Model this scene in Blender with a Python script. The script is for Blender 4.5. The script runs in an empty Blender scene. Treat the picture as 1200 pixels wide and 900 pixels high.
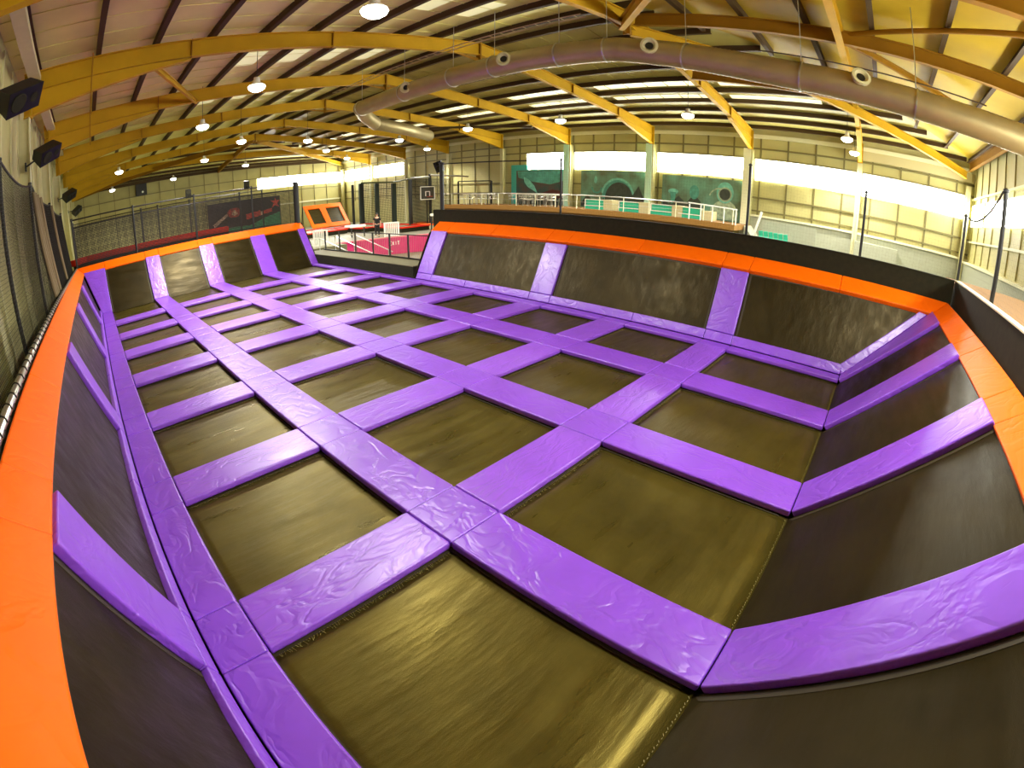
import bpy, bmesh, math, random
from mathutils import Vector, Matrix
random.seed(7)
S = bpy.context.scene
COL = S.collection
V = Vector

# ------------------------------------------------------------------ materials
def srgb(r, g, b):
    f = lambda c: (c / 255 / 12.92) if c / 255 <= 0.04045 else ((c / 255 + 0.055) / 1.055) ** 2.4
    return (f(r), f(g), f(b), 1.0)

def shifted(N, L, tc):
    """object coordinates moved by a random step per object, so that no two pads crease alike"""
    oi = N.new('ShaderNodeObjectInfo'); mu = N.new('ShaderNodeMath'); mu.operation = 'MULTIPLY'; mu.inputs[1].default_value = 41.0
    L.new(oi.outputs['Random'], mu.inputs[0])
    va = N.new('ShaderNodeVectorMath'); va.operation = 'ADD'
    L.new(tc.outputs['Object'], va.inputs[0]); L.new(mu.outputs[0], va.inputs[1])
    return va.outputs[0]

def mat(name, col, rough=0.5, metal=0.0, spec=0.5, noise=0.0, nscale=6.0, bump=0.0, bscale=20.0, bstretch=(1, 1, 1),
        emit=None, estr=0.0, coat=0.0, dark=None, tint=None, ridged=False, bdist=0.02, trans=0.0):
    m = bpy.data.materials.new(name); m.use_nodes = True
    nt = m.node_tree; N = nt.nodes; L = nt.links
    b = N['Principled BSDF']
    b.inputs['Base Color'].default_value = col
    b.inputs['Roughness'].default_value = rough
    b.inputs['Metallic'].default_value = metal
    b.inputs['Specular IOR Level'].default_value = spec
    b.inputs['Coat Weight'].default_value = coat; b.inputs['Coat Roughness'].default_value = 0.3
    if trans: b.inputs['Transmission Weight'].default_value = trans
    if tint: b.inputs['Specular Tint'].default_value = tint
    if emit:
        b.inputs['Emission Color'].default_value = emit
        b.inputs['Emission Strength'].default_value = estr
    if noise or bump:
        tc = N.new('ShaderNodeTexCoord'); vec = shifted(N, L, tc)
    if noise:
        n = N.new('ShaderNodeTexNoise'); n.inputs['Scale'].default_value = nscale; n.inputs['Detail'].default_value = 5
        L.new(vec, n.inputs['Vector'])
        r = N.new('ShaderNodeValToRGB')
        d = dark or tuple(c * (1 - noise) for c in col[:3]) + (1,)
        hi = tuple(min(1, c * (1 + noise * 0.5)) for c in col[:3]) + (1,)
        r.color_ramp.elements[0].position = 0.3; r.color_ramp.elements[0].color = d
        r.color_ramp.elements[1].position = 0.7; r.color_ramp.elements[1].color = hi
        L.new(n.outputs['Fac'], r.inputs['Fac']); L.new(r.outputs['Color'], b.inputs['Base Color'])
    if bump:
        mp = N.new('ShaderNodeMapping'); mp.inputs['Scale'].default_value = bstretch
        L.new(vec, mp.inputs['Vector'])
        n2 = N.new('ShaderNodeTexNoise'); n2.inputs['Scale'].default_value = bscale; n2.inputs['Detail'].default_value = 3
        n2.inputs['Distortion'].default_value = 0.6
        L.new(mp.outputs['Vector'], n2.inputs['Vector'])
        src = n2.outputs['Fac']
        if ridged:
            s = N.new('ShaderNodeMath'); s.operation = 'SUBTRACT'; s.inputs[1].default_value = 0.5; L.new(src, s.inputs[0])
            a = N.new('ShaderNodeMath'); a.operation = 'ABSOLUTE'; L.new(s.outputs[0], a.inputs[0])
            p = N.new('ShaderNodeMath'); p.operation = 'MINIMUM'; p.inputs[1].default_value = 0.09; L.new(a.outputs[0], p.inputs[0])
            q = N.new('ShaderNodeMath'); q.operation = 'MULTIPLY'; q.inputs[1].default_value = 6; L.new(p.outputs[0], q.inputs[0])
            src = q.outputs[0]
        bp = N.new('ShaderNodeBump'); bp.inputs['Strength'].default_value = bump; bp.inputs['Distance'].default_value = bdist
        L.new(src, bp.inputs['Height']); L.new(bp.outputs['Normal'], b.inputs['Normal'])
    return m

M = {}
M['purple'] = mat('purple_vinyl', srgb(134, 70, 210), 0.36, spec=0.7, coat=0.4, bump=0.5, bscale=2.1, bstretch=(1.6, 1.1, 1.3), ridged=True, noise=0.10, nscale=3)
M['purple_x'] = mat('purple_vinyl_cross', srgb(142, 78, 216), 0.36, spec=0.7, coat=0.4, bump=0.55, bscale=2.2, bstretch=(1.0, 2.4, 1.3), ridged=True, noise=0.10, nscale=3)
M['orange'] = mat('orange_vinyl', srgb(255, 106, 0), 0.45, spec=0.22, bump=0.3, bscale=1.5, bstretch=(1.5, 1.5, 1.5), ridged=True, noise=0.06, nscale=2)
M['red_orange'] = mat('red_orange_vinyl', srgb(190, 36, 8), 0.6, spec=0.15)  # orange vinyl darkened for its shaded place behind the net; hoop red too
M['web'] = mat('black_webbing', srgb(52, 44, 20), 0.6)
M['thread'] = mat('pale_thread', srgb(150, 138, 70), 0.6)
M['black'] = mat('black_powder_coat', srgb(24, 24, 20), 0.5)
M['band'] = mat('black_band_fabric', srgb(38, 37, 20), 0.85, spec=0.2, noise=0.25, nscale=9)
M['net'] = mat('net_cord', srgb(30, 26, 20), 0.8)
M['cream'] = mat('cream_steel', srgb(205, 200, 150), 0.55, noise=0.05)
M['clad'] = mat('cladding', srgb(186, 178, 118), 0.6, noise=0.08, nscale=1.2)
M['clad_dim'] = mat('cladding_liner', srgb(176, 168, 104), 0.6, noise=0.10, nscale=1.0)
M['girt'] = mat('galvanised_girt', srgb(120, 112, 66), 0.5)
M['block'] = mat('painted_block', srgb(160, 162, 138), 0.7, noise=0.06)
M['sill'] = mat('pale_sill', srgb(226, 224, 186), 0.5)
M['ochre'] = mat('ochre_steel', srgb(190, 148, 24), 0.65, spec=0.15, noise=0.12, nscale=1.5)
M['ochre2'] = mat('ochre_brown_steel', srgb(146, 104, 20), 0.65, spec=0.15, noise=0.12, nscale=1.5)
M['purlin'] = mat('purlin_steel', srgb(74, 56, 30), 0.65, spec=0.2)
M['roofL'] = mat('roof_tint_left', srgb(232, 226, 132), 0.6, noise=0.10, nscale=0.8)  # one roof sheet; each slope's colour cast of light is in its tint
M['roofN'] = mat('roof_tint_near', srgb(186, 156, 34), 0.6, spec=0.2, noise=0.12, nscale=0.8)
M['roofR'] = mat('roof_tint_right', srgb(168, 156, 80), 0.55, spec=0.3, noise=0.12, nscale=0.8)
M['floor'] = mat('hall_floor', srgb(96, 92, 66), 0.5, noise=0.15, nscale=1.0)
M['carpet'] = mat('brown_carpet', srgb(138, 98, 38), 0.9, noise=0.12, nscale=14)
M['deckgrey'] = mat('grey_green_deck', srgb(112, 108, 74), 0.7, noise=0.1, nscale=6)
M['steel'] = mat('brushed_steel', srgb(200, 200, 190), 0.28, metal=0.9)
M['galv'] = mat('spiral_duct_steel', srgb(176, 160, 112), 0.45, metal=0.6, noise=0.1, nscale=2)
M['white'] = mat('white_paint', srgb(236, 234, 220), 0.45)
M['pink'] = mat('magenta_board', srgb(206, 28, 104), 0.5, noise=0.1, nscale=3)
M['pinkedge'] = mat('pink_edge', srgb(232, 120, 130), 0.5)
M['teal'] = mat('teal_vinyl', srgb(46, 176, 136), 0.45)
M['beige'] = mat('beige_board', srgb(196, 186, 140), 0.6)
M['tealpaint'] = mat('teal_paint', srgb(70, 186, 176), 0.5)
M['dkteal'] = mat('mural_dark_teal', srgb(104, 152, 134), 0.6, noise=0.55, nscale=1.1, dark=srgb(96, 104, 82))
M['dkbrown'] = mat('mural_dark_brown', srgb(84, 62, 54), 0.6, noise=0.5, nscale=1.6, dark=srgb(44, 84, 80))
M['mpale'] = mat('mural_pale_teal', srgb(126, 204, 190), 0.6, noise=0.3, nscale=5)
M['mmid'] = mat('mural_mid_teal', srgb(84, 160, 148), 0.6, noise=0.3, nscale=4)
M['mgrey'] = mat('mural_grey_suit', srgb(176, 194, 166), 0.6, noise=0.35, nscale=6)
M['mdark'] = mat('mural_shadow', srgb(64, 72, 66), 0.6, noise=0.3, nscale=4)
M['mred'] = mat('mural_dull_red', srgb(96, 34, 30), 0.6, noise=0.3, nscale=3)
M['bred'] = mat('banner_red', srgb(190, 62, 42), 0.6)
M['bpale'] = mat('banner_pale', srgb(214, 176, 150), 0.6)
M['bgreen'] = mat('banner_green', srgb(52, 132, 92), 0.6)
M['bdark'] = mat('banner_dark', srgb(40, 36, 26), 0.6)
M['skin'] = mat('skin', srgb(196, 150, 118), 0.6)
M['shirt'] = mat('black_cloth', srgb(20, 20, 22), 0.8)
M['hair'] = mat('dark_hair', srgb(40, 28, 18), 0.7)
M['exit'] = mat('green_sign', srgb(60, 150, 90), 0.5)
M['glass'] = mat('daylit_glazing', srgb(240, 250, 240), 0.3, emit=(1.0, 1.0, 0.93, 1), estr=17.0)
M['skyl'] = mat('daylit_rooflight', srgb(240, 240, 200), 0.4, emit=(1.0, 0.96, 0.60, 1), estr=0.62)
M['skyl2'] = mat('dimmer_rooflight', srgb(200, 196, 130), 0.5, emit=(1.0, 0.95, 0.55, 1), estr=0.30)  # weaker, yellower emission than the other rooflights
M['lamp'] = mat('lit_lamp', srgb(255, 255, 250), 0.4, emit=(1.0, 0.96, 0.84, 1), estr=9.0)
M['led'] = mat('small_red_dot', srgb(220, 220, 220), 0.4)

# trampoline cloth: woven, slightly shiny, olive-black
def mat_cloth(name, base, rough, metal):
    m = bpy.data.materials.new(name); m.use_nodes = True
    nt = m.node_tree; N = nt.nodes; L = nt.links; b = N['Principled BSDF']
    tc = N.new('ShaderNodeTexCoord'); vec = shifted(N, L, tc)
    n = N.new('ShaderNodeTexNoise'); n.inputs['Scale'].default_value = 1.3; n.inputs['Detail'].default_value = 6; n.inputs['Roughness'].default_value = 0.6
    L.new(vec, n.inputs['Vector'])
    r = N.new('ShaderNodeValToRGB')
    r.color_ramp.elements[0].position = 0.3; r.color_ramp.elements[0].color = tuple(c * 0.72 for c in base[:3]) + (1,)
    r.color_ramp.elements[1].position = 0.72; r.color_ramp.elements[1].color = tuple(c * 1.25 for c in base[:3]) + (1,)
    L.new(n.outputs['Fac'], r.inputs['Fac']); L.new(r.outputs['Color'], b.inputs['Base Color'])
    # worn streaks change the gloss
    mp = N.new('ShaderNodeMapping'); mp.inputs['Scale'].default_value = (0.7, 3.5, 2.0); mp.inputs['Rotation'].default_value = (0, 0, 0.5)
    L.new(vec, mp.inputs['Vector'])
    n2 = N.new('ShaderNodeTexNoise'); n2.inputs['Scale'].default_value = 1.6; n2.inputs['Detail'].default_value = 5
    L.new(mp.outputs['Vector'], n2.inputs['Vector'])
    mr = N.new('ShaderNodeMapRange'); mr.inputs[1].default_value = 0.3; mr.inputs[2].default_value = 0.7
    mr.inputs[3].default_value = rough + 0.1; mr.inputs[4].default_value = rough - 0.1
    L.new(n2.outputs['Fac'], mr.inputs[0]); L.new(mr.outputs[0], b.inputs['Roughness'])
    b.inputs['Metallic'].default_value = metal
    b.inputs['Specular IOR Level'].default_value = 0.18
    w = N.new('ShaderNodeTexNoise'); w.inputs['Scale'].default_value = 160; w.inputs['Detail'].default_value = 1
    L.new(tc.outputs['Object'], w.inputs['Vector'])
    bp = N.new('ShaderNodeBump'); bp.inputs['Strength'].default_value = 0.25; bp.inputs['Distance'].default_value = 0.004
    L.new(w.outputs['Fac'], bp.inputs['Height'])
    w2 = N.new('ShaderNodeBump'); w2.inputs['Strength'].default_value = 0.25; w2.inputs['Distance'].default_value = 0.05
    L.new(n2.outputs['Fac'], w2.inputs['Height']); L.new(bp.outputs['Normal'], w2.inputs['Normal'])
    L.new(w2.outputs['Normal'], b.inputs['Normal'])
    return m
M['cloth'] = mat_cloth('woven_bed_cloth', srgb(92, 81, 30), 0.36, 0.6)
M['wallcloth'] = mat_cloth('dimmed_wall_cloth', srgb(50, 42, 18), 0.4, 0.5)  # bed cloth darkened in colour to imitate weaker lamp light on banks

# ------------------------------------------------------------------ helpers
def link(name, bm, material, parent=None, smooth=False, label=None):
    me = bpy.data.meshes.new(name); bm.normal_update(); bm.to_mesh(me); bm.free()
    mats = material if isinstance(material, (list, tuple)) else [material]
    for m_ in mats: me.materials.append(m_)
    if smooth:
        for p in me.polygons: p.use_smooth = True
    o = bpy.data.objects.new(name, me); COL.objects.link(o)
    if parent is not None: o.parent = parent
    if label: o['label'] = label
    return o

def recentre(o):
    """put the object's origin at the bottom middle of its own box"""
    me = o.data
    xs = [v.co.x for v in me.vertices]; ys = [v.co.y for v in me.vertices]; zs = [v.co.z for v in me.vertices]
    c = V(((min(xs) + max(xs)) / 2, (min(ys) + max(ys)) / 2, min(zs)))
    me.transform(Matrix.Translation(-c)); o.location = o.location + c
    return o

def tag(o, label, cat, group=None, kind=None):
    o['label'] = label; o['category'] = cat
    if group: o['group'] = group
    if kind: o['kind'] = kind
    return o

def struct(o):
    o['kind'] = 'structure'; return o

def empty(name, loc, label=None, cat=None, group=None, rz=0.0):
    o = bpy.data.objects.new(name, None); COL.objects.link(o)
    o.location = loc; o.rotation_euler = (0, 0, rz); o.empty_display_size = 0.2
    if label: tag(o, label, cat, group)
    return o

def box(bm, a, b, mi=0):
    x0, x1 = sorted((a[0], b[0])); y0, y1 = sorted((a[1], b[1])); z0, z1 = sorted((a[2], b[2]))
    vs = [bm.verts.new(p) for p in ((x0, y0, z0), (x1, y0, z0), (x1, y1, z0), (x0, y1, z0), (x0, y0, z1), (x1, y0, z1), (x1, y1, z1), (x0, y1, z1))]
    for f in ((0, 3, 2, 1), (4, 5, 6, 7), (0, 1, 5, 4), (1, 2, 6, 5), (2, 3, 7, 6), (3, 0, 4, 7)):
        bm.faces.new([vs[i] for i in f]).material_index = mi
    return vs

def slab(bm, top, down, mi=0):
    """top: polygon of 3-D points seen from its outer side counter-clockwise; down: vector to the back face"""
    n = len(top); d = V(down)
    t = [bm.verts.new(V(p)) for p in top]; b = [bm.verts.new(V(p) + d) for p in top]
    bm.faces.new(t).material_index = mi; bm.faces.new(b[::-1]).material_index = mi
    for i in range(n):
        j = (i + 1) % n
        bm.faces.new((t[i], b[i], b[j], t[j])).material_index = mi

def pad_bm(top, down, bev=0.022):
    bm = bmesh.new(); slab(bm, top, down)
    bmesh.ops.recalc_face_normals(bm, faces=bm.faces)
    bmesh.ops.bevel(bm, geom=list(bm.edges), offset=bev, segments=2, profile=0.6, affect='EDGES', clamp_overlap=True)
    return bm

def tube(bm, pts, r, seg=8, mi=0, cap=True):
    pts = [V(p) for p in pts]; rings = []
    up = V((0, 0, 1))
    for i, p in enumerate(pts):
        d = (pts[min(i + 1, len(pts) - 1)] - pts[max(i - 1, 0)]).normalized()
        a = d.cross(up)
        if a.length < 1e-4: a = d.cross(V((0, 1, 0)))
        a.normalize(); b = a.cross(d).normalized()
        rr = r[i] if isinstance(r, (list, tuple)) else r
        rings.append([bm.verts.new(p + (a * math.cos(2 * math.pi * k / seg) + b * math.sin(2 * math.pi * k / seg)) * rr) for k in range(seg)])
    for i in range(len(rings) - 1):
        for k in range(seg):
            f = bm.faces.new((rings[i][k], rings[i][(k + 1) % seg], rings[i + 1][(k + 1) % seg], rings[i + 1][k])); f.material_index = mi
    if cap:
        bm.faces.new(rings[0][::-1]).material_index = mi; bm.faces.new(rings[-1]).material_index = mi

def bar(bm, a, b, w, h, mi=0, up=V((0, 0, 1))):
    """rectangular bar from a to b, w across, h along up"""
    a = V(a); b = V(b); d = (b - a).normalized()
    s = d.cross(up)
    if s.length < 1e-4: s = V((1, 0, 0))
    s.normalize(); u = s.cross(d).normalized()
    vs = []
    for p in (a, b):
        for i, j in ((-1, -1), (1, -1), (1, 1), (-1, 1)):
            vs.append(bm.verts.new(p + s * (i * w / 2) + u * (j * h / 2)))
    for f in ((0, 1, 2, 3), (7, 6, 5, 4), (0, 4, 5, 1), (1, 5, 6, 2), (2, 6, 7, 3), (3, 7, 4, 0)):
        bm.faces.new([vs[i] for i in f]).material_index = mi

def ibeam(bm, a, b, w, h, t=0.03):
    a = V(a); b = V(b)
    d = (b - a).normalized(); s = d.cross(V((0, 0, 1))); s.normalize(); u = s.cross(d).normalized()
    bar(bm, a, b, t, h - t)
    bar(bm, a + u * h / 2, b + u * h / 2, w, t); bar(bm, a - u * h / 2, b - u * h / 2, w, t)

def lathe(bm, prof, seg=24, mi=0, at=V((0, 0, 0)), axis=None):
    """prof: [(r, h)] round z (or along axis) at point"""
    q = V((0, 0, 1)).rotation_difference(V(axis).normalized()) if axis is not None else None
    rings = []
    for r, h in prof:
        ring = []
        for k in range(seg):
            p = V((r * math.cos(2 * math.pi * k / seg), r * math.sin(2 * math.pi * k / seg), h))
            if q: p = q @ p
            ring.append(bm.verts.new(p + V(at)))
        rings.append(ring)
    for i in range(len(rings) - 1):
        for k in range(seg):
            bm.faces.new((rings[i][k], rings[i][(k + 1) % seg], rings[i + 1][(k + 1) % seg], rings[i + 1][k])).material_index = mi
    bm.faces.new(rings[0][::-1]).material_index = mi; bm.faces.new(rings[-1]).material_index = mi

def copy_tree(o, parent=None):
    c = o.copy(); COL.objects.link(c)
    if parent is not None: c.parent = parent
    for ch in [k for k in bpy.data.objects if k.parent == o]: copy_tree(ch, c)
    return c

ORD = ['first', 'second', 'third', 'fourth', 'fifth', 'sixth', 'seventh', 'eighth', 'ninth', 'tenth', 'eleventh', 'twelfth', 'thirteenth', 'fourteenth', 'fifteenth', 'sixteenth', 'seventeenth', 'eighteenth', 'nineteenth', 'twentieth']

# ------------------------------------------------------------------ camera (a wide fisheye action-camera lens)
CAM = V((0.0988, -0.4324, 2.9189))
R = [[0.66585467, -0.74606804, 0.00447647], [-0.28744488, -0.26206786, -0.92124692], [0.68848602, 0.61212982, -0.38895254]]
cd = bpy.data.cameras.new('camera'); cam = bpy.data.objects.new('camera', cd); COL.objects.link(cam); S.camera = cam
mw = Matrix(((R[0][0], -R[1][0], -R[2][0]), (R[0][1], -R[1][1], -R[2][1]), (R[0][2], -R[1][2], -R[2][2]))).to_4x4()
mw.translation = CAM; cam.matrix_world = mw
FPX = 567.3
cd.type = 'PANO'; cd.sensor_fit = 'HORIZONTAL'; cd.sensor_width = 36.0; cd.sensor_height = 27.0
cy = cd.cycles if hasattr(cd, "cycles") else cd
cy.panorama_type = 'FISHEYE_LENS_POLYNOMIAL'
cy.fisheye_fov = math.radians(200)
cy.fisheye_polynomial_k0 = 0.0
cy.fisheye_polynomial_k1 = -(1200 / 36.0) / FPX
cy.fisheye_polynomial_k2 = 0.0; cy.fisheye_polynomial_k3 = 0.0; cy.fisheye_polynomial_k4 = 0.0
cd.clip_start = 0.02; cd.clip_end = 300

# ------------------------------------------------------------------ measured layout
SU = [(-0.10, 0.33), (2.186, 2.822), (4.672, 5.349), (7.156, 7.868), (9.604, 9.93)]      # five long pad runs
BV = [(2.15, 2.797), (4.611, 5.29), (7.066, 7.766), (9.526, 10.298), (11.945, 12.724), (14.40, 15.169), (16.946, 17.722)]
V0, VF = -0.284, 20.25
def PL(v, z): return V((-0.10 - 0.33 * z, v, z))          # left bank
def PR(v, z): return V((9.93 + 0.50 * z, v, z))           # right bank
def PN(u, z): return V((u, V0 - 1.07 * z, z))             # near bank
def PF(u, z): return V((u, VF + 0.83 * z, z))             # far bank
NL = V((-1, 0, -0.33)).normalized(); NR = V((1, 0, -0.5)).normalized()
NN = V((0, -1, -1.07)).normalized(); NF = V((0, 1, -0.83)).normalized()   # outward normals
ZL, ZR, ZN, ZF = 1.50, 1.50, 1.59, 1.63
G = 0.004
COLN = ['beside the left bank', 'second from left bank', 'third from left bank', 'beside the right bank']
def rown(j): return 'next to the near bank' if j == 0 else 'next to the far bank' if j == 7 else ORD[j] + ' row from near bank'

# --- floor beds
def edge_strip(bm, x0, y0, x1, y1, w, z, near=True, far=True):
    for a, b in ([((x0, y0), (x1, y0 + w))] if near else []) + ([((x0, y1 - w), (x1, y1))] if far else []) + [ ((x0, y0 + w), (x0 + w, y1 - w)), ((x1 - w, y0 + w), (x1, y1 - w))]:
        box(bm, (a[0], a[1], z - 0.003), (b[0], b[1], z + 0.004))
ZM = -0.105
for c in range(4):
    x0, x1 = SU[c][1], SU[c + 1][0]
    for r in range(8):
        y0 = V0 if r == 0 else BV[r - 1][1]; y1 = VF if r == 7 else BV[r][0]
        t = empty('trampoline_bed', ((x0 + x1) / 2, (y0 + y1) / 2, ZM), 'olive-black floor trampoline, column %s, %s' % (COLN[c], rown(r)), 'trampoline', 'floor trampoline beds in the court')
        hx, hy = (x1 - x0) / 2 + 0.1, (y1 - y0) / 2 + (0.1 if 0 < r < 7 else 0.05)
        t.location.y += 0.05 if r == 0 else -0.05 if r == 7 else 0
        bm = bmesh.new()
        # cloth with a slight sag, thin slab
        n = 10; g = [[None] * (n + 1) for _ in range(n + 1)]; g2 = [[None] * (n + 1) for _ in range(n + 1)]
        for i in range(n + 1):
            for j in range(n + 1):
                a, b = i / n, j / n
                sag = -0.03 * math.sin(math.pi * a) * math.sin(math.pi * b)
                g[i][j] = bm.verts.new((-hx + 2 * hx * a, -hy + 2 * hy * b, sag)); g2[i][j] = bm.verts.new((-hx + 2 * hx * a, -hy + 2 * hy * b, sag - 0.008))
        for i in range(n):
            for j in range(n):
                bm.faces.new((g[i][j], g[i + 1][j], g[i + 1][j + 1], g[i][j + 1])); bm.faces.new((g2[i][j + 1], g2[i + 1][j + 1], g2[i + 1][j], g2[i][j]))
        for i in range(n):
            bm.faces.new((g[i + 1][0], g[i][0], g2[i][0], g2[i + 1][0])); bm.faces.new((g[i][n], g[i + 1][n], g2[i + 1][n], g2[i][n]))
            bm.faces.new((g[0][i], g[0][i + 1], g2[0][i + 1], g2[0][i])); bm.faces.new((g[n][i + 1], g[n][i], g2[n][i], g2[n][i + 1]))
        link('jump_cloth', bm, M['cloth'], t, smooth=True)
        bm = bmesh.new(); edge_strip(bm, -hx + 0.03, -hy + 0.03, hx - 0.03, hy - 0.03, 0.085, 0.004, r > 0, r < 7)
        link('edge_webbing', bm, M['web'], t)
        bm = bmesh.new()  # frayed thread ends along the two long edges nearest the pads
        if r <= 2:
            rnd = random.Random(c * 10 + r)
            for k in range(70):
                xx = -hx + 0.14 + (2 * hx - 0.28) * (k + rnd.random() * 0.6) / 70; yy = hy - 0.115
                bar(bm, (xx, yy, 0.010), (xx + rnd.uniform(-0.02, 0.02), yy - rnd.uniform(0.015, 0.05), 0.004), 0.003, 0.003)
            link('frayed_threads', bm, M['thread'], t)['kind'] = 'stuff'
            # (one part: threads nobody could count)
        else: bm.free()
        if r == 0:
            bm = bmesh.new()
            for k in range(60): bar(bm, (-hx + .13 + (2 * hx - .26) * k / 60, -hy + .02, .006), (-hx + .13 + (2 * hx - .26) * (k + .5) / 60, -hy + .02 + .012 * (k % 2), .006), .004, .003)
            link('fold_stitching', bm, M['thread'], t)['kind'] = 'stuff'

# --- floor pads
GP = 'purple pads on the court floor'
def flatpad(x0, y0, x1, y1, label, m, group=GP, th=0.085):
    bm = pad_bm([(x0 + G, y0 + G, 0), (x1 - G, y0 + G, 0), (x1 - G, y1 - G, 0), (x0 + G, y1 - G, 0)], (0, 0, -th))
    o = link('floor_pad', bm, m, smooth=True)
    recentre(o); tag(o, label, 'pad', group)
    bv = o.modifiers.new('n', 'WEIGHTED_NORMAL')
    return o
RUN = ['left edge run', 'second long run', 'third long run', 'fourth long run', 'right edge run']
for i in range(5):
    a, b = SU[i]
    prev = V0
    for j in range(8):
        n_ = BV[j][0] if j < 7 else VF
        flatpad(a, prev, b, n_, 'purple pad on the %s, bordering beds %s' % (RUN[i], rown(j)), M['purple'])
        if j < 7:
            flatpad(a, BV[j][0], b, BV[j][1], 'square purple pad on the %s at the %s cross strip' % (RUN[i], ORD[j]), M['purple'])
            prev = BV[j][1]
for j in range(7):
    for c in range(4):
        flatpad(SU[c][1], BV[j][0], SU[c + 1][0], BV[j][1], 'purple pad of the %s cross strip, column %s' % (ORD[j], COLN[c]), M['purple_x'])

# --- bank beds
def bank_bed(corners, nrm, label, off=0.075, name='wall_trampoline', fold=False):
    n = V(nrm)
    top = [V(p) + n * off for p in corners]
    c = sum(top, V()) / len(top)
    t = empty(name, c, label, 'trampoline', 'sloping wall trampoline beds')
    bm = bmesh.new(); slab(bm, [p - c for p in top], n * 0.01); bmesh.ops.recalc_face_normals(bm, faces=bm.faces)
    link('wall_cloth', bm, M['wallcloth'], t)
    bm = bmesh.new()
    k = len(top)
    ins = []
    for i in range(k):
        p = top[i] - c; q1 = (top[(i + 1) % k] - top[i]).normalized(); q0 = (top[i - 1] - top[i]).normalized()
        ins.append((p + (q1 + q0) * 0.03, p + (q1 + q0) * 0.075))
    for i in range(1 if fold else 0, k):
        j = (i + 1) % k
        slab(bm, [ins[i][0] - n * 0.004, ins[j][0] - n * 0.004, ins[j][1] - n * 0.004, ins[i][1] - n * 0.004], n * 0.006)
    bmesh.ops.recalc_face_normals(bm, faces=bm.faces)
    link('edge_webbing', bm, M['web'], t)
    return t
# left bank: pads at cross strips 1,3,5,7
def segs(lo, hi, idx):
    out = []; p = lo
    for k in idx: out.append((p, BV[k][0])); p = BV[k][1]
    out.append((p, hi)); return out
SL = segs(-1.95, 21.5, (0, 2, 4, 6)); SR = segs(-1.7, 12.0, (0, 2))
SR[-1] = (SR[-1][0], BV[4][0])
for k, (a, b) in enumerate(SL):
    bank_bed([PL(max(a, V0 - 0.1) if k == 0 else a, 0.05), PL(b if k < 4 else VF + .1, 0.05), PL(b, ZL + .04), PL(a, ZL + .04)][:4], NL, 'dark sloping trampoline on the left bank, %s from the near end' % ORD[k])
for k, (a, b) in enumerate(SR):
    bank_bed([PR(max(a, V0), 0.05), PR(b, 0.05), PR(b, ZR + .04), PR(a, ZR + .04)], NR, 'dark sloping trampoline on the right bank, %s from the near end' % ORD[k])
for c in range(4):
    bank_bed([PN(SU[c][1], -0.05), PN(SU[c + 1][0], -0.05), PN(SU[c + 1][0], ZN + .04), PN(SU[c][1], ZN + .04)], NN, 'dark sloping trampoline on the near bank, column %s' % COLN[c], fold=True)
    bank_bed([PF(SU[c][1], -0.05), PF(SU[c + 1][0], -0.05), PF(SU[c + 1][0], ZF + .04), PF(SU[c][1], ZF + .04)], NF, 'dark sloping trampoline on the far bank, column %s' % COLN[c], fold=True)

# --- bank pads
GB = 'purple pads climbing the sloping banks'
def bankpad(corners, nrm, label, name='bank_pad', m=None, th=0.085, group=GB, cat='pad'):
    bm = pad_bm([V(p) for p in corners], V(nrm) * th, 0.02)
    o = link(name, bm, m or M['purple'], smooth=True); recentre(o); tag(o, label, cat, group)
    o.modifiers.new('n', 'WEIGHTED_NORMAL'); return o
for n_, k in enumerate((0, 2, 4, 6)):
    a, b = BV[k]
    bankpad([PL(a, 0.165), PL(b, 0.165), PL(b, ZL), PL(a, ZL)], NL, 'purple pad climbing the left bank, %s from the near end' % ORD[n_])
for n_, k in enumerate((0, 2)):
    a, b = BV[k]
    bankpad([PR(a, 0.205), PR(b, 0.205), PR(b, ZR), PR(a, ZR)], NR, 'purple pad climbing the right bank, %s from the near end' % ORD[n_])
a, b = BV[4]
bankpad([PR(a, 0.205), PR(b, 0.205), PR(b, ZR + .08), PR(a, ZR + .08)], NR, 'purple pad climbing the far end of the right bank by the entrance')
for i in range(5):
    a, b = SU[i]
    if i == 0:
        pts = [PN(a, 0), PN(b, 0), PN(b, ZN), PN(a - 0.33 * ZN, ZN)]; ptf = [PF(a, 0), PF(b, 0), PF(b, ZF), PF(a - 0.33 * ZF, ZF)]
    elif i == 4:
        pts = [PN(a, 0), PN(b, 0), PN(b + 0.5 * ZN, ZN), PN(a, ZN)]; ptf = [PF(a, 0), PF(b, 0), PF(b, ZF), PF(a, ZF)]
    else:
        pts = [PN(a, 0), PN(b, 0), PN(b, ZN), PN(a, ZN)]; ptf = [PF(a, 0), PF(b, 0), PF(b, ZF), PF(a, ZF)]
    bankpad(pts, NN, ['purple pad in the near corner of the left and near banks', 'broad purple pad climbing the near bank, second from the left bank', 'purple pad climbing the near bank, third from the left bank', 'purple pad climbing the near bank, fourth from the left bank', 'purple corner pad where the near bank meets the right bank'][i])
    bankpad(ptf, NF, 'purple pad climbing the far bank, %s from the left' % ORD[i])
# narrow right-bank strip beside the corner
bankpad([PR(V0 - .01, 0.0), PR(V0 + .035, 0.205), PR(-1.70, ZR + .02), PR(V0 - 1.07 * ZR, ZR)], NR, 'narrow purple strip on the right bank side of the near corner pad')
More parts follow.
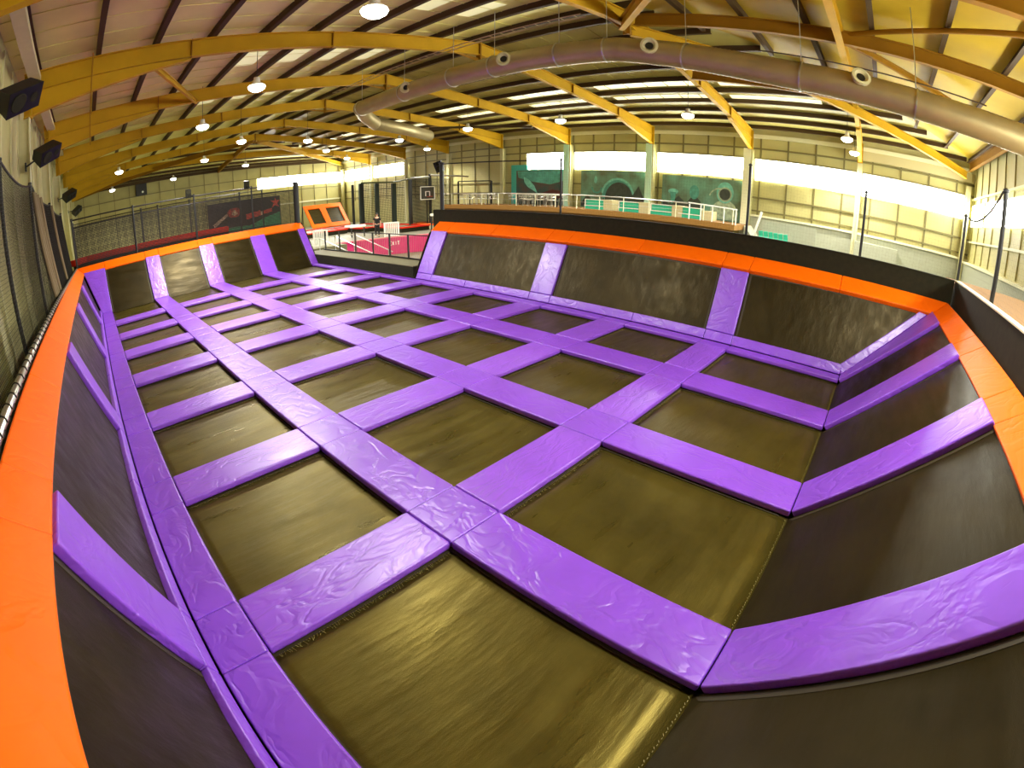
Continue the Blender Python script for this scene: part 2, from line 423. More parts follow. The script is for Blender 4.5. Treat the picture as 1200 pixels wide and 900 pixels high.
# low bands along the left and right banks
def low_band(P, nrm, z1, pieces, word):
    for k, (a, b) in enumerate(pieces):
        bankpad([P(a + G, 0.008), P(b - G, 0.008), P(b - G, z1), P(a + G, z1)], nrm, 'low purple kick pad along the foot of the %s bank, %s from the near end' % (word, ORD[k]), name='kick_pad', group='purple kick pads at the foot of the banks')
pc = []; p = V0
for k in range(7): pc += [(p, BV[k][0]), (BV[k][0], BV[k][1])] if k % 2 == 0 else [(p, BV[k][1])]; p = BV[k][1]
pc.append((p, VF)); low_band(PL, NL, 0.16, pc, 'left')
pc = [(V0, BV[0][0]), BV[0], (BV[0][1], BV[1][0]), (BV[1][0], BV[2][0]), BV[2], (BV[2][1], BV[3][1]), (BV[3][1], BV[4][0]), BV[4]]
low_band(PR, NR, 0.20, pc, 'right')

# --- orange capping pads
GO = 'orange capping pads along the top of the banks'
ci = {'NL': V((-0.60, -1.99, 1.55)), 'NR': V((10.68, -1.99, 1.55)), 'FL': V((-0.60, 21.58, 1.57)), 'FR': V((9.95, 21.6, 1.63))}
co = {'NL': V((-0.91, -2.35, 1.80)), 'NR': V((11.10, -2.35, 1.80)), 'FL': V((-0.91, 22.0, 1.86)), 'FR': V((9.95, 22.05, 1.93))}
def cap_run(i0, i1, o0, o1, cuts, axis, word):
    """cuts: coordinates along the run where one pad ends and the next begins"""
    I = [i0] + [None] * len(cuts) + [i1]; O = [o0] + [None] * len(cuts) + [o1]
    for k, c in enumerate(cuts):
        ti = (c - i0[axis]) / (i1[axis] - i0[axis]); to = (c - o0[axis]) / (o1[axis] - o0[axis])
        I[k + 1] = i0.lerp(i1, ti); O[k + 1] = o0.lerp(o1, to)
    for k in range(len(I) - 1):
        d = (I[k + 1] - I[k]).normalized() * 0.003
        a, b, c, e = I[k] + d, I[k + 1] - d, O[k + 1] - d, O[k] + d
        nn = (b - a).cross(e - a).normalized()
        if nn.z < 0: nn = -nn
        bm = pad_bm([a, b, c, e], nn * -0.12 , 0.022)
        o = link('capping_pad', bm, M['orange'], smooth=True); recentre(o)
        tag(o, 'orange capping pad on top of the %s bank, %s from the %s end' % (word[0], ORD[k], word[1]), 'pad', GO)
        o.modifiers.new('n', 'WEIGHTED_NORMAL')
cap_run(ci['NL'], ci['FL'], co['NL'], co['FL'], [BV[0][0], BV[0][1], 4.95, BV[2][0], BV[2][1], 9.9, BV[4][0], BV[4][1], 14.8, BV[6][0], BV[6][1]], 1, ('left', 'near'))
cap_run(ci['NL'], ci['NR'], co['NL'], co['NR'], [SU[0][1], SU[1][0], SU[1][1], SU[2][0], SU[2][1], SU[3][0], SU[3][1], SU[4][0] - .1], 0, ('near', 'left'))
cap_run(ci['FL'], ci['FR'], co['FL'], co['FR'], [SU[0][1], SU[1][0], SU[1][1], SU[2][0], SU[2][1], SU[3][0], SU[3][1], SU[4][0]], 0, ('far', 'left'))
eR = PR(12.78, 1.57); eO = V((11.12, 12.78, 1.87))
cap_run(ci['NR'], eR, co['NR'], eO, [0.1, BV[0][0], BV[0][1], 4.95, BV[2][0], BV[2][1], 9.9, BV[4][0]], 1, ('right', 'near'))

# --- dark surround: black fabric band behind right and near banks, back skins
def simple_box(name, a, b, m, label=None, cat=None, group=None):
    bm = bmesh.new(); box(bm, a, b); o = link(name, bm, m); recentre(o)
    if label: tag(o, label, cat, group)
    return o
def band(name, pts, z0, z1, th, label):
    t = empty(name, (0, 0, 0)); tag(t, label, 'barrier')
    bm = bmesh.new(); bar(bm, (pts[0][0], pts[0][1], (z0 + z1) / 2), (pts[1][0], pts[1][1], (z0 + z1) / 2), th, z1 - z0); link('fabric_panel', bm, M['band'], t)
    bm = bmesh.new(); bar(bm, (pts[0][0], pts[0][1], z1 + .012), (pts[1][0], pts[1][1], z1 + .012), th + 0.03, 0.024); link('top_trim', bm, M['sill'] if 'near' in label else M['band'], t)
    d = (V(pts[1]) - V(pts[0])); n = int(d.length / 0.5)
    return t
band('barrier_wall', [(11.20, 13.15, 0), (11.20, -2.42, 0)], -1.0, 2.255, 0.10, 'black fabric barrier wall rising behind the orange capping of the right bank')
band('barrier_wall', [(11.25, -2.50, 0), (-1.1, -2.50, 0)], -1.0, 2.265, 0.10, 'black fabric barrier with pale top trim behind the near bank')
band('barrier_wall', [(-0.98, 22.15, 0), (10.1, 22.15, 0)], -1.0, 1.84, 0.08, 'low black skirt wall behind the far bank')
band('barrier_wall', [(-1.02, -2.40, 0), (-1.02, 22.1, 0)], -1.0, 1.70, 0.08, 'low black skirt wall between left bank and hall wall')
# end skirts of the banks at the entrance
bm = bmesh.new(); slab(bm, [PR(12.80, 0.0), PR(12.80, 1.5), V((11.1, 12.80, 1.8)), V((11.1, 12.80, -1.0)), V((9.93, 12.80, -1.0))], (0, 0.03, 0)); bmesh.ops.recalc_face_normals(bm, faces=bm.faces)
tag(recentre(link('end_skirt', bm, M['band'])), 'black skirt closing the end of the right bank by the entrance', 'skirt')
bm = bmesh.new(); slab(bm, [V((9.96, 20.3, -1.0)), V((9.96, 20.3, 0.0)), V((9.96, 21.6, 1.6)), V((9.96, 22.1, 1.85)), V((9.96, 22.1, -1.0))], (0.03, 0, 0)); bmesh.ops.recalc_face_normals(bm, faces=bm.faces)
tag(recentre(link('end_skirt', bm, M['band'])), 'black skirt closing the right end of the far bank', 'skirt')
# entrance step and walkway
t = empty('entrance_deck', (10.45, 16.6, 0)); tag(t, 'grey-green entrance deck with black riser beside the right edge run', 'deck')
bm = bmesh.new(); box(bm, (-0.5, -3.75, -1.0), (0.55, 5.2, 0.385)); link('riser', bm, M['band'], t)
bm = bmesh.new(); box(bm, (-0.5, -3.75, 0.386), (0.55, 5.2, 0.41)); link('deck_top', bm, M['deckgrey'], t)
t.location.z = 0

# --- silver tube with lacing on the left bank
TX, TZ = -0.99, 1.83
t = empty('net_rail', (TX, 9.8, TZ)); tag(t, 'silver tube laced with black cord along the top of the left bank', 'rail')
bm = bmesh.new(); tube(bm, [(0, -12.1, 0), (0, 0, 0), (0.06, 12.2, 0)], 0.045, 12); link('tube', bm, M['steel'], t, smooth=True)
bm = bmesh.new()
y = -11.9
while y < 12.0:
    pts = []
    for k in range(9):
        a = math.pi * 2 * k / 8
        pts.append((0.053 * math.cos(a), y + 0.16 * k / 8, 0.053 * math.sin(a)))
    tube(bm, pts, 0.008, 4)
    y += 0.31
link('lacing_cord', bm, M['black'], t)['kind'] = 'stuff'

# ------------------------------------------------------------------ nets
def net(parent, p00, p10, p11, p01, cell, th, sag=0.0):
    """net between four corners (bottom a, bottom b, top b, top a)"""
    bm = bmesh.new(); p00, p10, p11, p01 = map(V, (p00, p10, p11, p01))
    L_ = (p10 - p00).length; H = (p01 - p00).length
    nx = max(2, int(L_ / cell)); nz = max(2, int(H / cell))
    def P(s, t_):
        a = p00.lerp(p10, s); b = p01.lerp(p11, s); b = b - V((0, 0, sag * 4 * s * (1 - s)))
        return a.lerp(b, t_)
    def thread(pts):
        d = (pts[-1] - pts[0]).normalized()
        nrm = (p10 - p00).cross(p01 - p00).normalized(); s_ = d.cross(nrm).normalized()
        rings = [[bm.verts.new(p + s_ * th), bm.verts.new(p - s_ * th * 0.5 + nrm * th * 0.87), bm.verts.new(p - s_ * th * 0.5 - nrm * th * 0.87)] for p in pts]
        for i in range(len(rings) - 1):
            for k in range(3): bm.faces.new((rings[i][k], rings[i][(k + 1) % 3], rings[i + 1][(k + 1) % 3], rings[i + 1][k]))
    for i in range(nx + 1):
        s = i / nx; thread([P(s, 0), P(s, 1)])
    steps = 8 if sag else 1
    for j in range(nz + 1):
        thread([P(q / steps, j / nz) for q in range(steps + 1)])
    o = link('netting', bm, M['net'], parent); o['kind'] = 'stuff'
    return o
def post(parent, p, top, r=0.035, m=None, name='post', cap=True):
    bm = bmesh.new(); p = V(p); tube(bm, [p, (p.x, p.y, top)], r, 10)
    if cap: lathe(bm, [(0.01, 0), (r * 1.35, 0.01), (r * 1.35, 0.05), (0.01, 0.07)], 10, at=V((p.x, p.y, top)))
    return link(name, bm, m or M['black'], parent, smooth=False)
# left net
t = empty('safety_net', (0, 0, 0)); tag(t, 'dark safety net strung along the left bank below the speakers', 'net')
lp = [(-2.2, 4.5), (3.5, 4.4), (7.6, 4.36), (11.6, 4.40), (16.7, 4.28), (22.2, 4.2)]
for i in range(len(lp) - 1):
    (a, za), (b, zb) = lp[i], lp[i + 1]
    net(t, (-1.12, a, 1.75), (-1.12, b, 1.75), (-1.34, b, zb), (-1.34, a, za), 0.055, 0.0028, 0.16)
    bm = bmesh.new(); tube(bm, [V((-1.34, a + (b - a) * q / 8, za + (zb - za) * q / 8 - 0.16 * 4 * (q / 8) * (1 - q / 8))) for q in range(9)], 0.022, 6); link('top_rope', bm, M['black'], t)
for a, za in lp[1:]: post(t, (-1.36, a, -1.0), za, 0.035)
# folds of gathered net hanging between second and third posts
bm = bmesh.new()
for y0 in (11.7, 12.05, 12.5, 13.3, 16.8):
    tube(bm, [(-1.30, y0, 4.25), (-1.22, y0 + .15, 3.0), (-1.10, y0 + .3, 1.85)], [0.05, 0.07, 0.05], 7)
link('gathered_fold', bm, mat('gathered_net_grey', srgb(120, 104, 70), 0.8), t)['kind'] = 'stuff'
# far net
t = empty('safety_net', (0, 0, 0)); tag(t, 'dark safety net with black top rail behind the far bank', 'net')
fx = [-0.9, 1.9, 4.75, 7.55, 9.85]; FY = 22.12
for i in range(4): net(t, (fx[i], FY, 1.9), (fx[i + 1], FY, 1.9), (fx[i + 1], FY, 3.55), (fx[i], FY, 3.55), 0.05, 0.013)
for i, x in enumerate(fx): post(t, (x, FY, -1.0), 3.86, 0.04 if i < 4 else 0.14)
bm = bmesh.new(); tube(bm, [(-0.95, FY, 3.84), (9.85, FY, 3.84)], 0.03, 8); link('top_rail', bm, M['black'], t)
bm = bmesh.new(); tube(bm, [(-0.95, FY, 3.52), (9.85, FY, 3.52)], 0.015, 6); link('lower_rope', bm, M['black'], t)
# right net (very fine) with posts
t = empty('safety_net', (0, 0, 0)); tag(t, 'fine black safety net on posts above the right barrier', 'net')
rp = [(12.8, 3.9), (7.72, 3.8), (2.45, 3.85), (-0.22, 3.62), (-2.5, 3.6)]
for i in range(4):
    (a, za), (b, zb) = rp[i], rp[i + 1]
    if i == 0:
        bm = bmesh.new(); tube(bm, [(11.25, a, za), (11.25, b, zb)], 0.022, 6); link('top_rail', bm, M['black'], t)
    net(t, (11.25, a, 2.27), (11.25, b, 2.27), (11.25, b, zb - .05), (11.25, a, za - .05), 0.07, 0.0006, 0.0)
for i, (a, za) in enumerate(rp): post(t, (11.27, a, -1.0), za, 0.075 if i == 0 else 0.032)
# near net
t = empty('safety_net', (0, 0, 0)); tag(t, 'fine black safety net on posts above the near barrier', 'net')
npx = [(8.3, 3.95), (4.2, 3.95)]
bm = bmesh.new(); tube(bm, [V((11.2 - 2.9 * q / 8, -2.55, 3.6 + 0.35 * (q / 8) - 0.22 * 4 * (q / 8) * (1 - q / 8))) for q in range(9)], 0.02, 6); link('top_rope', bm, M['black'], t)
net(t, (11.2, -2.55, 2.27), (8.3, -2.55, 2.27), (8.3, -2.55, 3.9), (11.2, -2.55, 3.55), 0.07, 0.0006)
net(t, (8.3, -2.55, 2.27), (4.2, -2.55, 2.27), (4.2, -2.55, 3.9), (8.3, -2.55, 3.9), 0.07, 0.0006)
for a, za in npx: post(t, (a, -2.6, -1.0), za, 0.04)

# ------------------------------------------------------------------ hall shell
HX0, HX1, HY0, HY1, FZ = -1.95, 27.85, -5.9, 49.8, -1.0
struct(simple_box('floor', (HX0 - .3, HY0 - .3, FZ - 0.2), (HX1 + .3, HY1 + .3, FZ), M['floor']))
RX, EV = 13.0, 7.46
def roofz(x, y=20.0):
    return min(7.55 + 0.1 * (x + 1.0), 8.95 - 0.1 * (x - RX), EV + 0.12 * (y - HY0), EV + 0.12 * (HY1 - y))
YN = HY0 + (8.95 - EV) / 0.12; YF = HY1 - (8.95 - EV) / 0.12        # ridge ends of the hipped roof
ceil = struct(empty('ceiling', (0, 0, 0)))
A_, B_, C_2, D_2 = (HX0 - .1, HY0 - .1, EV - .01), (HX1 + .1, HY0 - .1, EV - .01), (HX1 + .1, HY1 + .1, EV - .01), (HX0 - .1, HY1 + .1, EV - .01)
P_, Q_ = (RX, YN, 8.95), (RX, YF, 8.95)
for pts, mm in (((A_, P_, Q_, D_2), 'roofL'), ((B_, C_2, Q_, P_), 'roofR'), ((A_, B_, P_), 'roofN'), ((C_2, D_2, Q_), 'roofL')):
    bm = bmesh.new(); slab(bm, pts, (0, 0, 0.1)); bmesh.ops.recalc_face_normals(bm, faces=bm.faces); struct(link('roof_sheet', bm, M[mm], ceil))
def hip_lo(x): return HY0 + (min(7.55 + 0.1 * (x + 1.0), 8.95 - 0.1 * (x - RX)) - EV) / 0.12
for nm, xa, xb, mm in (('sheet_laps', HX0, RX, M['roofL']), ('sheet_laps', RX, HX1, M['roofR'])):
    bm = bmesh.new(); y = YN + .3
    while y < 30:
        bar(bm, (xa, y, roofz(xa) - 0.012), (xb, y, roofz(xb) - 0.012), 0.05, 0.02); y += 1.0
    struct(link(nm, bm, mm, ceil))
PX = [-1.3 + 1.55 * k for k in range(10)] + [13.6 + 1.5 * k for k in range(10)]
for x in PX:
    bm = bmesh.new(); z = roofz(x); ya = max(HY0, hip_lo(x)); yb = HY1 - (ya - HY0)
    bar(bm, (x, ya, z - 0.11), (x, yb, z - 0.11), 0.05, 0.20); bar(bm, (x + .05, ya, z - 0.205), (x + .05, yb, z - 0.205), 0.13, 0.02)
    struct(link('purlin', bm, M['purlin'], ceil))
for y in (4.9, 3.17, 1.40, -0.37, -2.16, -3.9, -5.4):
    for yy in (y, HY1 - (y - HY0)):
        z = EV + 0.12 * (y - HY0); xa = max(HX0, (z - 7.65) / .1); xb = min(HX1, 13 + (8.95 - z) / .1)
        bm = bmesh.new(); bar(bm, (xa, yy, z - .11), (xb, yy, z - .11), 0.05, 0.20); bar(bm, (xa, yy + .05, z - .205), (xb, yy + .05, z - .205), 0.13, 0.02)
        struct(link('purlin', bm, M['purlin'], ceil))
# rooflights (translucent sheets) between purlins
def rooflight(x0, x1, y0, y1, m='skyl'):
    bm = bmesh.new(); slab(bm, [(x0, y0, roofz(x0, y0) - .006), (x1, y0, roofz(x1, y0) - .006), (x1, y1, roofz(x1, y1) - .006), (x0, y1, roofz(x0, y1) - .006)], (0, 0, -0.012))
    bmesh.ops.recalc_face_normals(bm, faces=bm.faces)
    struct(link('rooflight', bm, M[m], ceil))
VK = lambda k: 0.53 + 6.105 * k
for k in range(0, 7):
    for xa, xb in ((20.2, 20.8), (22.1, 22.75)):
        rooflight(xa, xb, VK(k) + (1.6 if k == 0 else 0.3 if k < 2 else .9), VK(k) + (5.8 if k < 2 else 5.2))
for k in range(1, 6):
    for xa in (5.0, 6.6, 8.1, 9.7):
        if k == 1 and xa < 8: continue
        rooflight(xa, xa + 0.95, VK(k) + 2.6, VK(k) + 4.2, 'skyl2' if k < 4 else 'skyl')
# --- walls
def wall_bm_x(x, y0, y1, z0, zt, th):           # wall plane at x, thickness towards th
    bm = bmesh.new(); box(bm, (x, y0, z0), (x + th, y1, zt)); return bm
wr = struct(link('wall_right', wall_bm_x(HX1, HY0, HY1, FZ, EV + .05, 0.2), M['clad']))
wl = struct(link('wall_left', wall_bm_x(HX0 - .2, HY0, HY1, FZ, EV + .05, 0.2), M['clad']))
def gable(name, y, th, m):
    bm = bmesh.new(); slab(bm, [(HX0, y, FZ), (HX1, y, FZ), (HX1, y, EV), (HX0, y, EV)], (0, th, 0)); bmesh.ops.recalc_face_normals(bm, faces=bm.faces)
    return struct(link(name, bm, m))
wf = gable('wall_far', HY1, 0.2, M['clad_dim']); wn = gable('wall_near', HY0, -0.2, M['clad'])
# girts and studs
def bars(parent, items, m, name):
    for a, b, w, h in items:
        bm = bmesh.new(); bar(bm, a, b, w, h); struct(link(name, bm, m, parent))
gx = HX1 - .06
bars(wr, [((gx, HY0, z), (gx, HY1, z), 0.10, 0.09) for z in (3.5, 5.72, 6.28)], M['girt'], 'girt')
bars(wr, [((gx, HY0, 2.75), (gx, HY1, 2.75), 0.10, 0.09)], M['girt'], 'girt')
def studs(parent, xs, f, m, name, depth):
    bm = bmesh.new()
    for s in xs:
        a, b = f(s); bar(bm, a, b, depth[0], depth[1], up=V((0, 1, 0)) if depth[2] == 'x' else V((1, 0, 0)))
    struct(link(name, bm, m, parent))
ys = [HY0 + 1.0 + 1.58 * k for k in range(34)]
studs(wr, ys, lambda y: ((HX1 - .03, y, 2.45), (HX1 - .03, y, 7.0)), M['girt'], 'cladding_joints', (0.05, 0.09, 'x'))
studs(wl, ys, lambda y: ((HX0 + .03, y, FZ), (HX0 + .03, y, 7.3)), M['cream'], 'cladding_joints', (0.05, 0.09, 'x'))
xs_ = [HX0 + 1.2 + 1.55 * k for k in range(19)]
studs(wf, xs_, lambda x: ((x, HY1 - .03, FZ), (x, HY1 - .03, EV - .1)), M['girt'], 'cladding_joints', (0.07, 0.05, 'y'))
studs(wn, xs_, lambda x: ((x, HY0 + .03, 2.45), (x, HY0 + .03, EV - .1)), M['clad_dim'], 'cladding_joints', (0.05, 0.03, 'y'))
bars(wf, [((HX0, HY1 - .06, z), (HX1, HY1 - .06, z), 0.10, 0.08) for z in (5.9, 4.3)], M['girt'], 'girt')
bars(wf, [((17.5, HY1 - .08, 2.9), (HX1, HY1 - .08, 2.9), 0.14, 0.16)], M['sill'], 'girt')
bars(wn, [((HX0, HY0 + .06, z), (HX1, HY0 + .06, z), 0.10, 0.09) for z in (3.42, 5.55)], M['sill'], 'girt')
bars(wr, [((gx - .02, HY0, 6.98), (gx - .02, HY1, 6.98), 0.16, 0.22)], M['sill'], 'eaves_beam')
bars(wl, [((-1.35, HY0, 7.1), (-1.35, HY1, 7.1), 0.30, 0.12)], M['cream'], 'eaves_gutter')
bars(wr, [((gx - .02, HY0, 6.62), (gx - .02, VK(0), 6.62), 0.12, 0.5)], M['beige'], 'eaves_panel')
# block wall foot
bars(wr, [((HX1 - .14, HY0, 0.72), (HX1 - .14, 6.5, 0.72), 0.28, 3.44)], M['block'], 'block_wall')
bars(wr, [((HX1 - .20, HY0, 2.48), (HX1 - .20, 6.5, 2.48), 0.42, 0.10)], M['sill'], 'ledge')
bars(wn, [((HX0, HY0 + .12, 0.66), (HX1, HY0 + .12, 0.66), 0.24, 3.32)], M['block'], 'block_wall')
bars(wn, [((HX0, HY0 + .16, 2.36), (HX1, HY0 + .16, 2.36), 0.34, 0.10)], M['sill'], 'ledge')
# lower block wall return projecting by column 0 .. -1
bars(wr, [((27.2, -1.9, 0.55), (27.2, 0.45, 0.55), 0.8, 3.1)], M['block'], 'block_pier')

# --- windows: glazing + slim frame, one object per bay
WN = [0]
def window_x(y0, y1, z0, z1, side):
    WN[0] += 1
    t = struct(empty('window_%d' % WN[0], (0, 0, 0)))
    x = HX1 - .05
    bm = bmesh.new(); box(bm, (x - .02, y0, z0), (x, y1, z1)); struct(link('glazing', bm, M['glass'], t))
    bm = bmesh.new()
    for a, b in (((y0, z0 - .05), (y1, z0)), ((y0, z1), (y1, z1 + .05)), ((y0 - .05, z0 - .05), (y0, z1 + .05)), ((y1, z0 - .05), (y1 + .05, z1 + .05))):
        box(bm, (x - .06, a[0], a[1]), (x + .01, b[0], b[1]))
    struct(link('window_frame', bm, M['white'], t))
def window_y(x0, x1, z0, z1, y, s):
    WN[0] += 1
    t = struct(empty('window_%d' % WN[0], (0, 0, 0)))
    bm = bmesh.new(); box(bm, (x0, y, z0), (x1, y + .02 * s, z1)); struct(link('glazing', bm, M['glass'], t))
    bm = bmesh.new()
    for a, b in (((x0, z0 - .05), (x1, z0)), ((x0, z1), (x1, z1 + .05)), ((x0 - .05, z0 - .05), (x0, z1 + .05)), ((x1, z0 - .05), (x1 + .05, z1 + .05))):
        box(bm, (a[0], y - .01 * s, a[1]), (b[0], y + .06 * s, b[1]))
    struct(link('window_frame', bm, M['white'], t))
for k in range(-1, 4):
    y0 = VK(k) + .22; y1 = VK(k + 1) - .22
    if k == 3: y1 = 22.8
    window_x(y0, y1, 4.5, 5.66, 'r')
for k in (6, 7): window_x(VK(k) + .2, VK(k + 1) - .2, 4.75, 5.9, 'r')
window_y(17.4, 22.6, 4.75, 5.9, HY1 - .05, -1); window_y(22.7, 27.4, 4.75, 5.9, HY1 - .05, -1)
for a, b in ((24.4, 27.4), (17.2, 23.9), (10.4, 16.8), (3.8, 10.0)): window_y(a, b, 4.2, 5.2, HY0 + .05, 1)

# --- portal frames
def haunch(bm, x_c, x_e, z_foot, y, s):
    """triangular web and flange below a rafter near its column"""
    zt = roofz(x_c) - 0.74; ze = roofz(x_e) - 0.80
    slab(bm, [(x_c, y - .015, z_foot), (x_e, y - .015, ze), (x_e, y - .015, ze + .05), (x_c, y - .015, zt)], (0, .03, 0))
    bar(bm, (x_c, y, z_foot), (x_e, y, ze), 0.20, 0.03)
FR = {-1: 'at the near end wall', 8: 'at the far end wall'}
for k in range(-1, 9):
    y = VK(k) if k < 8 else VK(8) + .05
    if k == -1: y = -5.5
    t = empty('portal_frame', (RX, y, FZ))
    tag(t, 'ochre steel portal frame with cream columns, %s' % (FR.get(k) or ORD[k + 1] + ' from the near end wall'), 'roof frame', 'portal frames of the hall')
    o = V((RX, y, FZ))
    hipz_ = roofz(RX, y); full = hipz_ > 8.93; wallf = k in (-1, 8)
    for s in (-1, 1):
        xe = -1.62 if s < 0 else 27.5
        xi = RX if full else (RX - s * 0 + s * (8.95 - hipz_) / .1)     # where the slope meets the flat of a truncated frame
        if not wallf:
            bm = bmesh.new(); zr = roofz(xe) - .23 - .26
            ibeam(bm, V((xe, y, zr)) - o, V((xi, y, min(roofz(xi), hipz_) - .49)) - o, 0.20, 0.46); link('rafter', bm, M['ochre'], t)
            bm = bmesh.new(); haunch(bm, xe, xe - s * 4.4, 6.15, 0, s)
            for v_ in bm.verts: v_.co -= V((RX, 0, FZ))
            link('haunch', bm, M['ochre'], t)
            for q in (4.4, 8.6):
                if abs(xe - s * q - RX) < abs(xi - RX): continue
                bm = bmesh.new(); box(bm, (xe - s * q - RX - .012, -.11, roofz(xe - s * q) - FZ - .76), (xe - s * q - RX + .012, .11, roofz(xe - s * q) - FZ - .24)); link('splice_plate', bm, M['ochre2'], t)
            bm = bmesh.new(); xx = xe - RX - s * .19
            box(bm, (xx - .03, -.15, 7.15), (xx + .03, .15, 8.2)); link('knee_plate', bm, M['ochre'], t)
        bm = bmesh.new(); xx = xe - RX; d = 0.17
        box(bm, (xx - d, -.012, 0), (xx + d, .012, 7.15)); box(bm, (xx - d, -.14, 0), (xx - d + .025, .14, 7.15)); box(bm, (xx + d - .025, -.14, 0), (xx + d, .14, 7.15))
        link('column', bm, M['cream'], t)
    if full:
        bm = bmesh.new(); box(bm, (-.03, -.12, roofz(RX) - FZ - 1.02), (.03, .12, roofz(RX) - FZ - .22))
        slab(bm, [(-1.3, -.015, roofz(RX - 1.3) - FZ - .72), (0, -.015, roofz(RX) - FZ - 1.0), (1.3, -.015, roofz(RX + 1.3) - FZ - .72)], (0, .03, 0)); link('apex_plate', bm, M['ochre2'], t)
    elif not wallf:
        w_ = (8.95 - hipz_) / .1; bm = bmesh.new(); ibeam(bm, (-w_, 0, hipz_ - FZ - .49), (w_, 0, hipz_ - FZ - .49), .2, .46); link('flat_beam', bm, M['ochre'], t)
    else:
        yy = .0 if k < 0 else -.2; bm = bmesh.new(); ibeam(bm, (-14.5, yy, EV - FZ - .35), (14.4, yy, EV - FZ - .35), .2, .4 if k < 0 else .25); link('eaves_beam', bm, M['ochre2' if k < 0 else 'purlin'], t)
# fly braces, sag rods, diagonal bracing
def brace(name, a, b, label, kind='i', m='ochre2', h=0.36, w=0.18):
    bm = bmesh.new()
    if kind == 'i': ibeam(bm, a, b, w, h)
    else: tube(bm, [a, b], h, 10)
    o = link(name, bm, M[m]); recentre(o); tag(o, label, 'beam', None); return o
brace('hip_beam', (13.3, 6.64, 8.15), (27.2, -5.3, 6.65), 'ochre hip rafter running down from the near ridge end to the right corner', m='ochre', h=0.34)
brace('hip_beam', (12.7, 6.64, 8.15), (-1.5, -5.3, 6.65), 'ochre hip rafter running down from the near ridge end to the left corner', m='ochre', h=0.34)
brace('hip_beam', (13.2, 37.2, 8.15), (27.2, 49.2, 6.8), 'ochre hip rafter running down from the far ridge end to the right corner', m='ochre', h=0.34)
brace('hip_beam', (12.8, 37.2, 8.15), (-1.5, 49.2, 6.8), 'brown hip rafter running down from the far ridge end to the left corner', h=0.34)
brace('jack_beam', (13.3, 6.5, 8.5), (13.3, -5.4, 7.1), 'broad brown sloping beam from the near ridge end to the middle of the end wall')
brace('jack_beam', (17.9, 6.5, 7.85), (17.9, -5.4, 6.75), 'brown sloping beam just beneath the big spiral duct', h=0.34)
brace('jack_beam', (8.2, 6.5, 7.85), (8.2, -5.4, 6.75), 'brown sloping beam of the near roof end, on the left wall side of the duct', h=0.34)
brace('jack_beam', (13.0, 37.3, 8.4), (13.0, 49.2, 7.1), 'brown sloping beam from the far ridge end to the far wall')
brace('bracing_tube', (13.5, .5, 7.95), (8.9, -5.4, 7.2), 'thin brown roof bracing tube above the broad sloping beam', 'tube', 'ochre2', 0.07)
brace('bracing_angle', (13.6, .9, 8.0), (17.6, -3.6, 7.35), 'thin ochre roof brace between the broad sloping beam and the duct', m='ochre2', h=0.14, w=0.12)
brace('bracing_angle', (1.7, 12.74, 7.1), (4.3, 18.85, 7.35), 'slim ochre roof brace near the left wall between third and fourth lamps', m='ochre', h=0.14, w=0.1)
brace('bracing_angle', (20.5, 24.95, 7.2), (23.5, 18.85, 6.95), 'dark slim roof brace beyond the hanging duct over the cafe deck', m='purlin', h=0.12, w=0.1)
# vertical drop rods seen on the left
for n_, (x, y, z0) in enumerate(((0.15, 12.7, 5.9), (0.15, 18.8, 6.2))):
    bm = bmesh.new(); tube(bm, [(x, y - .2, z0), (x, y - .2, roofz(x, y) - .2)], 0.02, 6); tag(recentre(link('drop_rod', bm, M['ochre2'])), 'thin vertical rod hanging from the %s left rafter' % ('nearer' if n_ == 0 else 'second'), 'rod')

# --- duct
def smooth_path(pts, n=8):
    pts = [V(p) for p in pts]; out = []
    for i in range(len(pts) - 1):
        p0 = pts[max(i - 1, 0)]; p1 = pts[i]; p2 = pts[i + 1]; p3 = pts[min(i + 2, len(pts) - 1)]
        for k in range(n):
            t_ = k / n; out.append(0.5 * ((2 * p1) + (-p0 + p2) * t_ + (2 * p0 - 5 * p1 + 4 * p2 - p3) * t_ ** 2 + (-p0 + 3 * p1 - 3 * p2 + p3) * t_ ** 3))
    out.append(pts[-1]); return out
t = empty('spiral_duct', (0, 0, 0)); tag(t, 'big silver spiral ventilation duct with round jets below the roof ridge', 'duct')
DZ = 6.82
main = smooth_path([(11.3, 18.3, DZ), (10.95, 13, DZ), (10.85, 9.0, DZ), (11.1, 6.3, DZ), (11.2, 5.6, DZ - .05), (11.25, 4.2, 6.53), (11.3, 2.1, 6.15), (11.3, 0.15, 5.91), (11.25, -1.8, 5.67), (11.25, -3.8, 5.5), (11.2, -5.6, 5.38)], 40)
bm = bmesh.new(); rr = [0.325 + (0.010 if i % 2 else 0) for i in range(len(main))]
tube(bm, main, rr, 24); link('main_duct', bm, M['galv'], t, smooth=True)
bm = bmesh.new(); tube(bm, smooth_path([(11.35, 18.2, DZ - .02), (12.2, 19.3, DZ - .1), (13.6, 20.6, DZ - .25)], 14), 0.33, 20)
tube(bm, [(13.5, 20.5, DZ - .24), (16.5, 21.9, DZ - .28), (19.2, 23.4, DZ - .33)], 0.33, 20); link('branch_duct', bm, M['galv'], t, smooth=True)
bm = bmesh.new(); lathe(bm, [(0.30, 0), (0.345, 0.0), (0.345, 0.06), (0.30, 0.06)], 20, at=(19.2, 23.4, DZ - .33), axis=(2.7, 1.5, 0)); link('end_collar', bm, M['steel'], t)
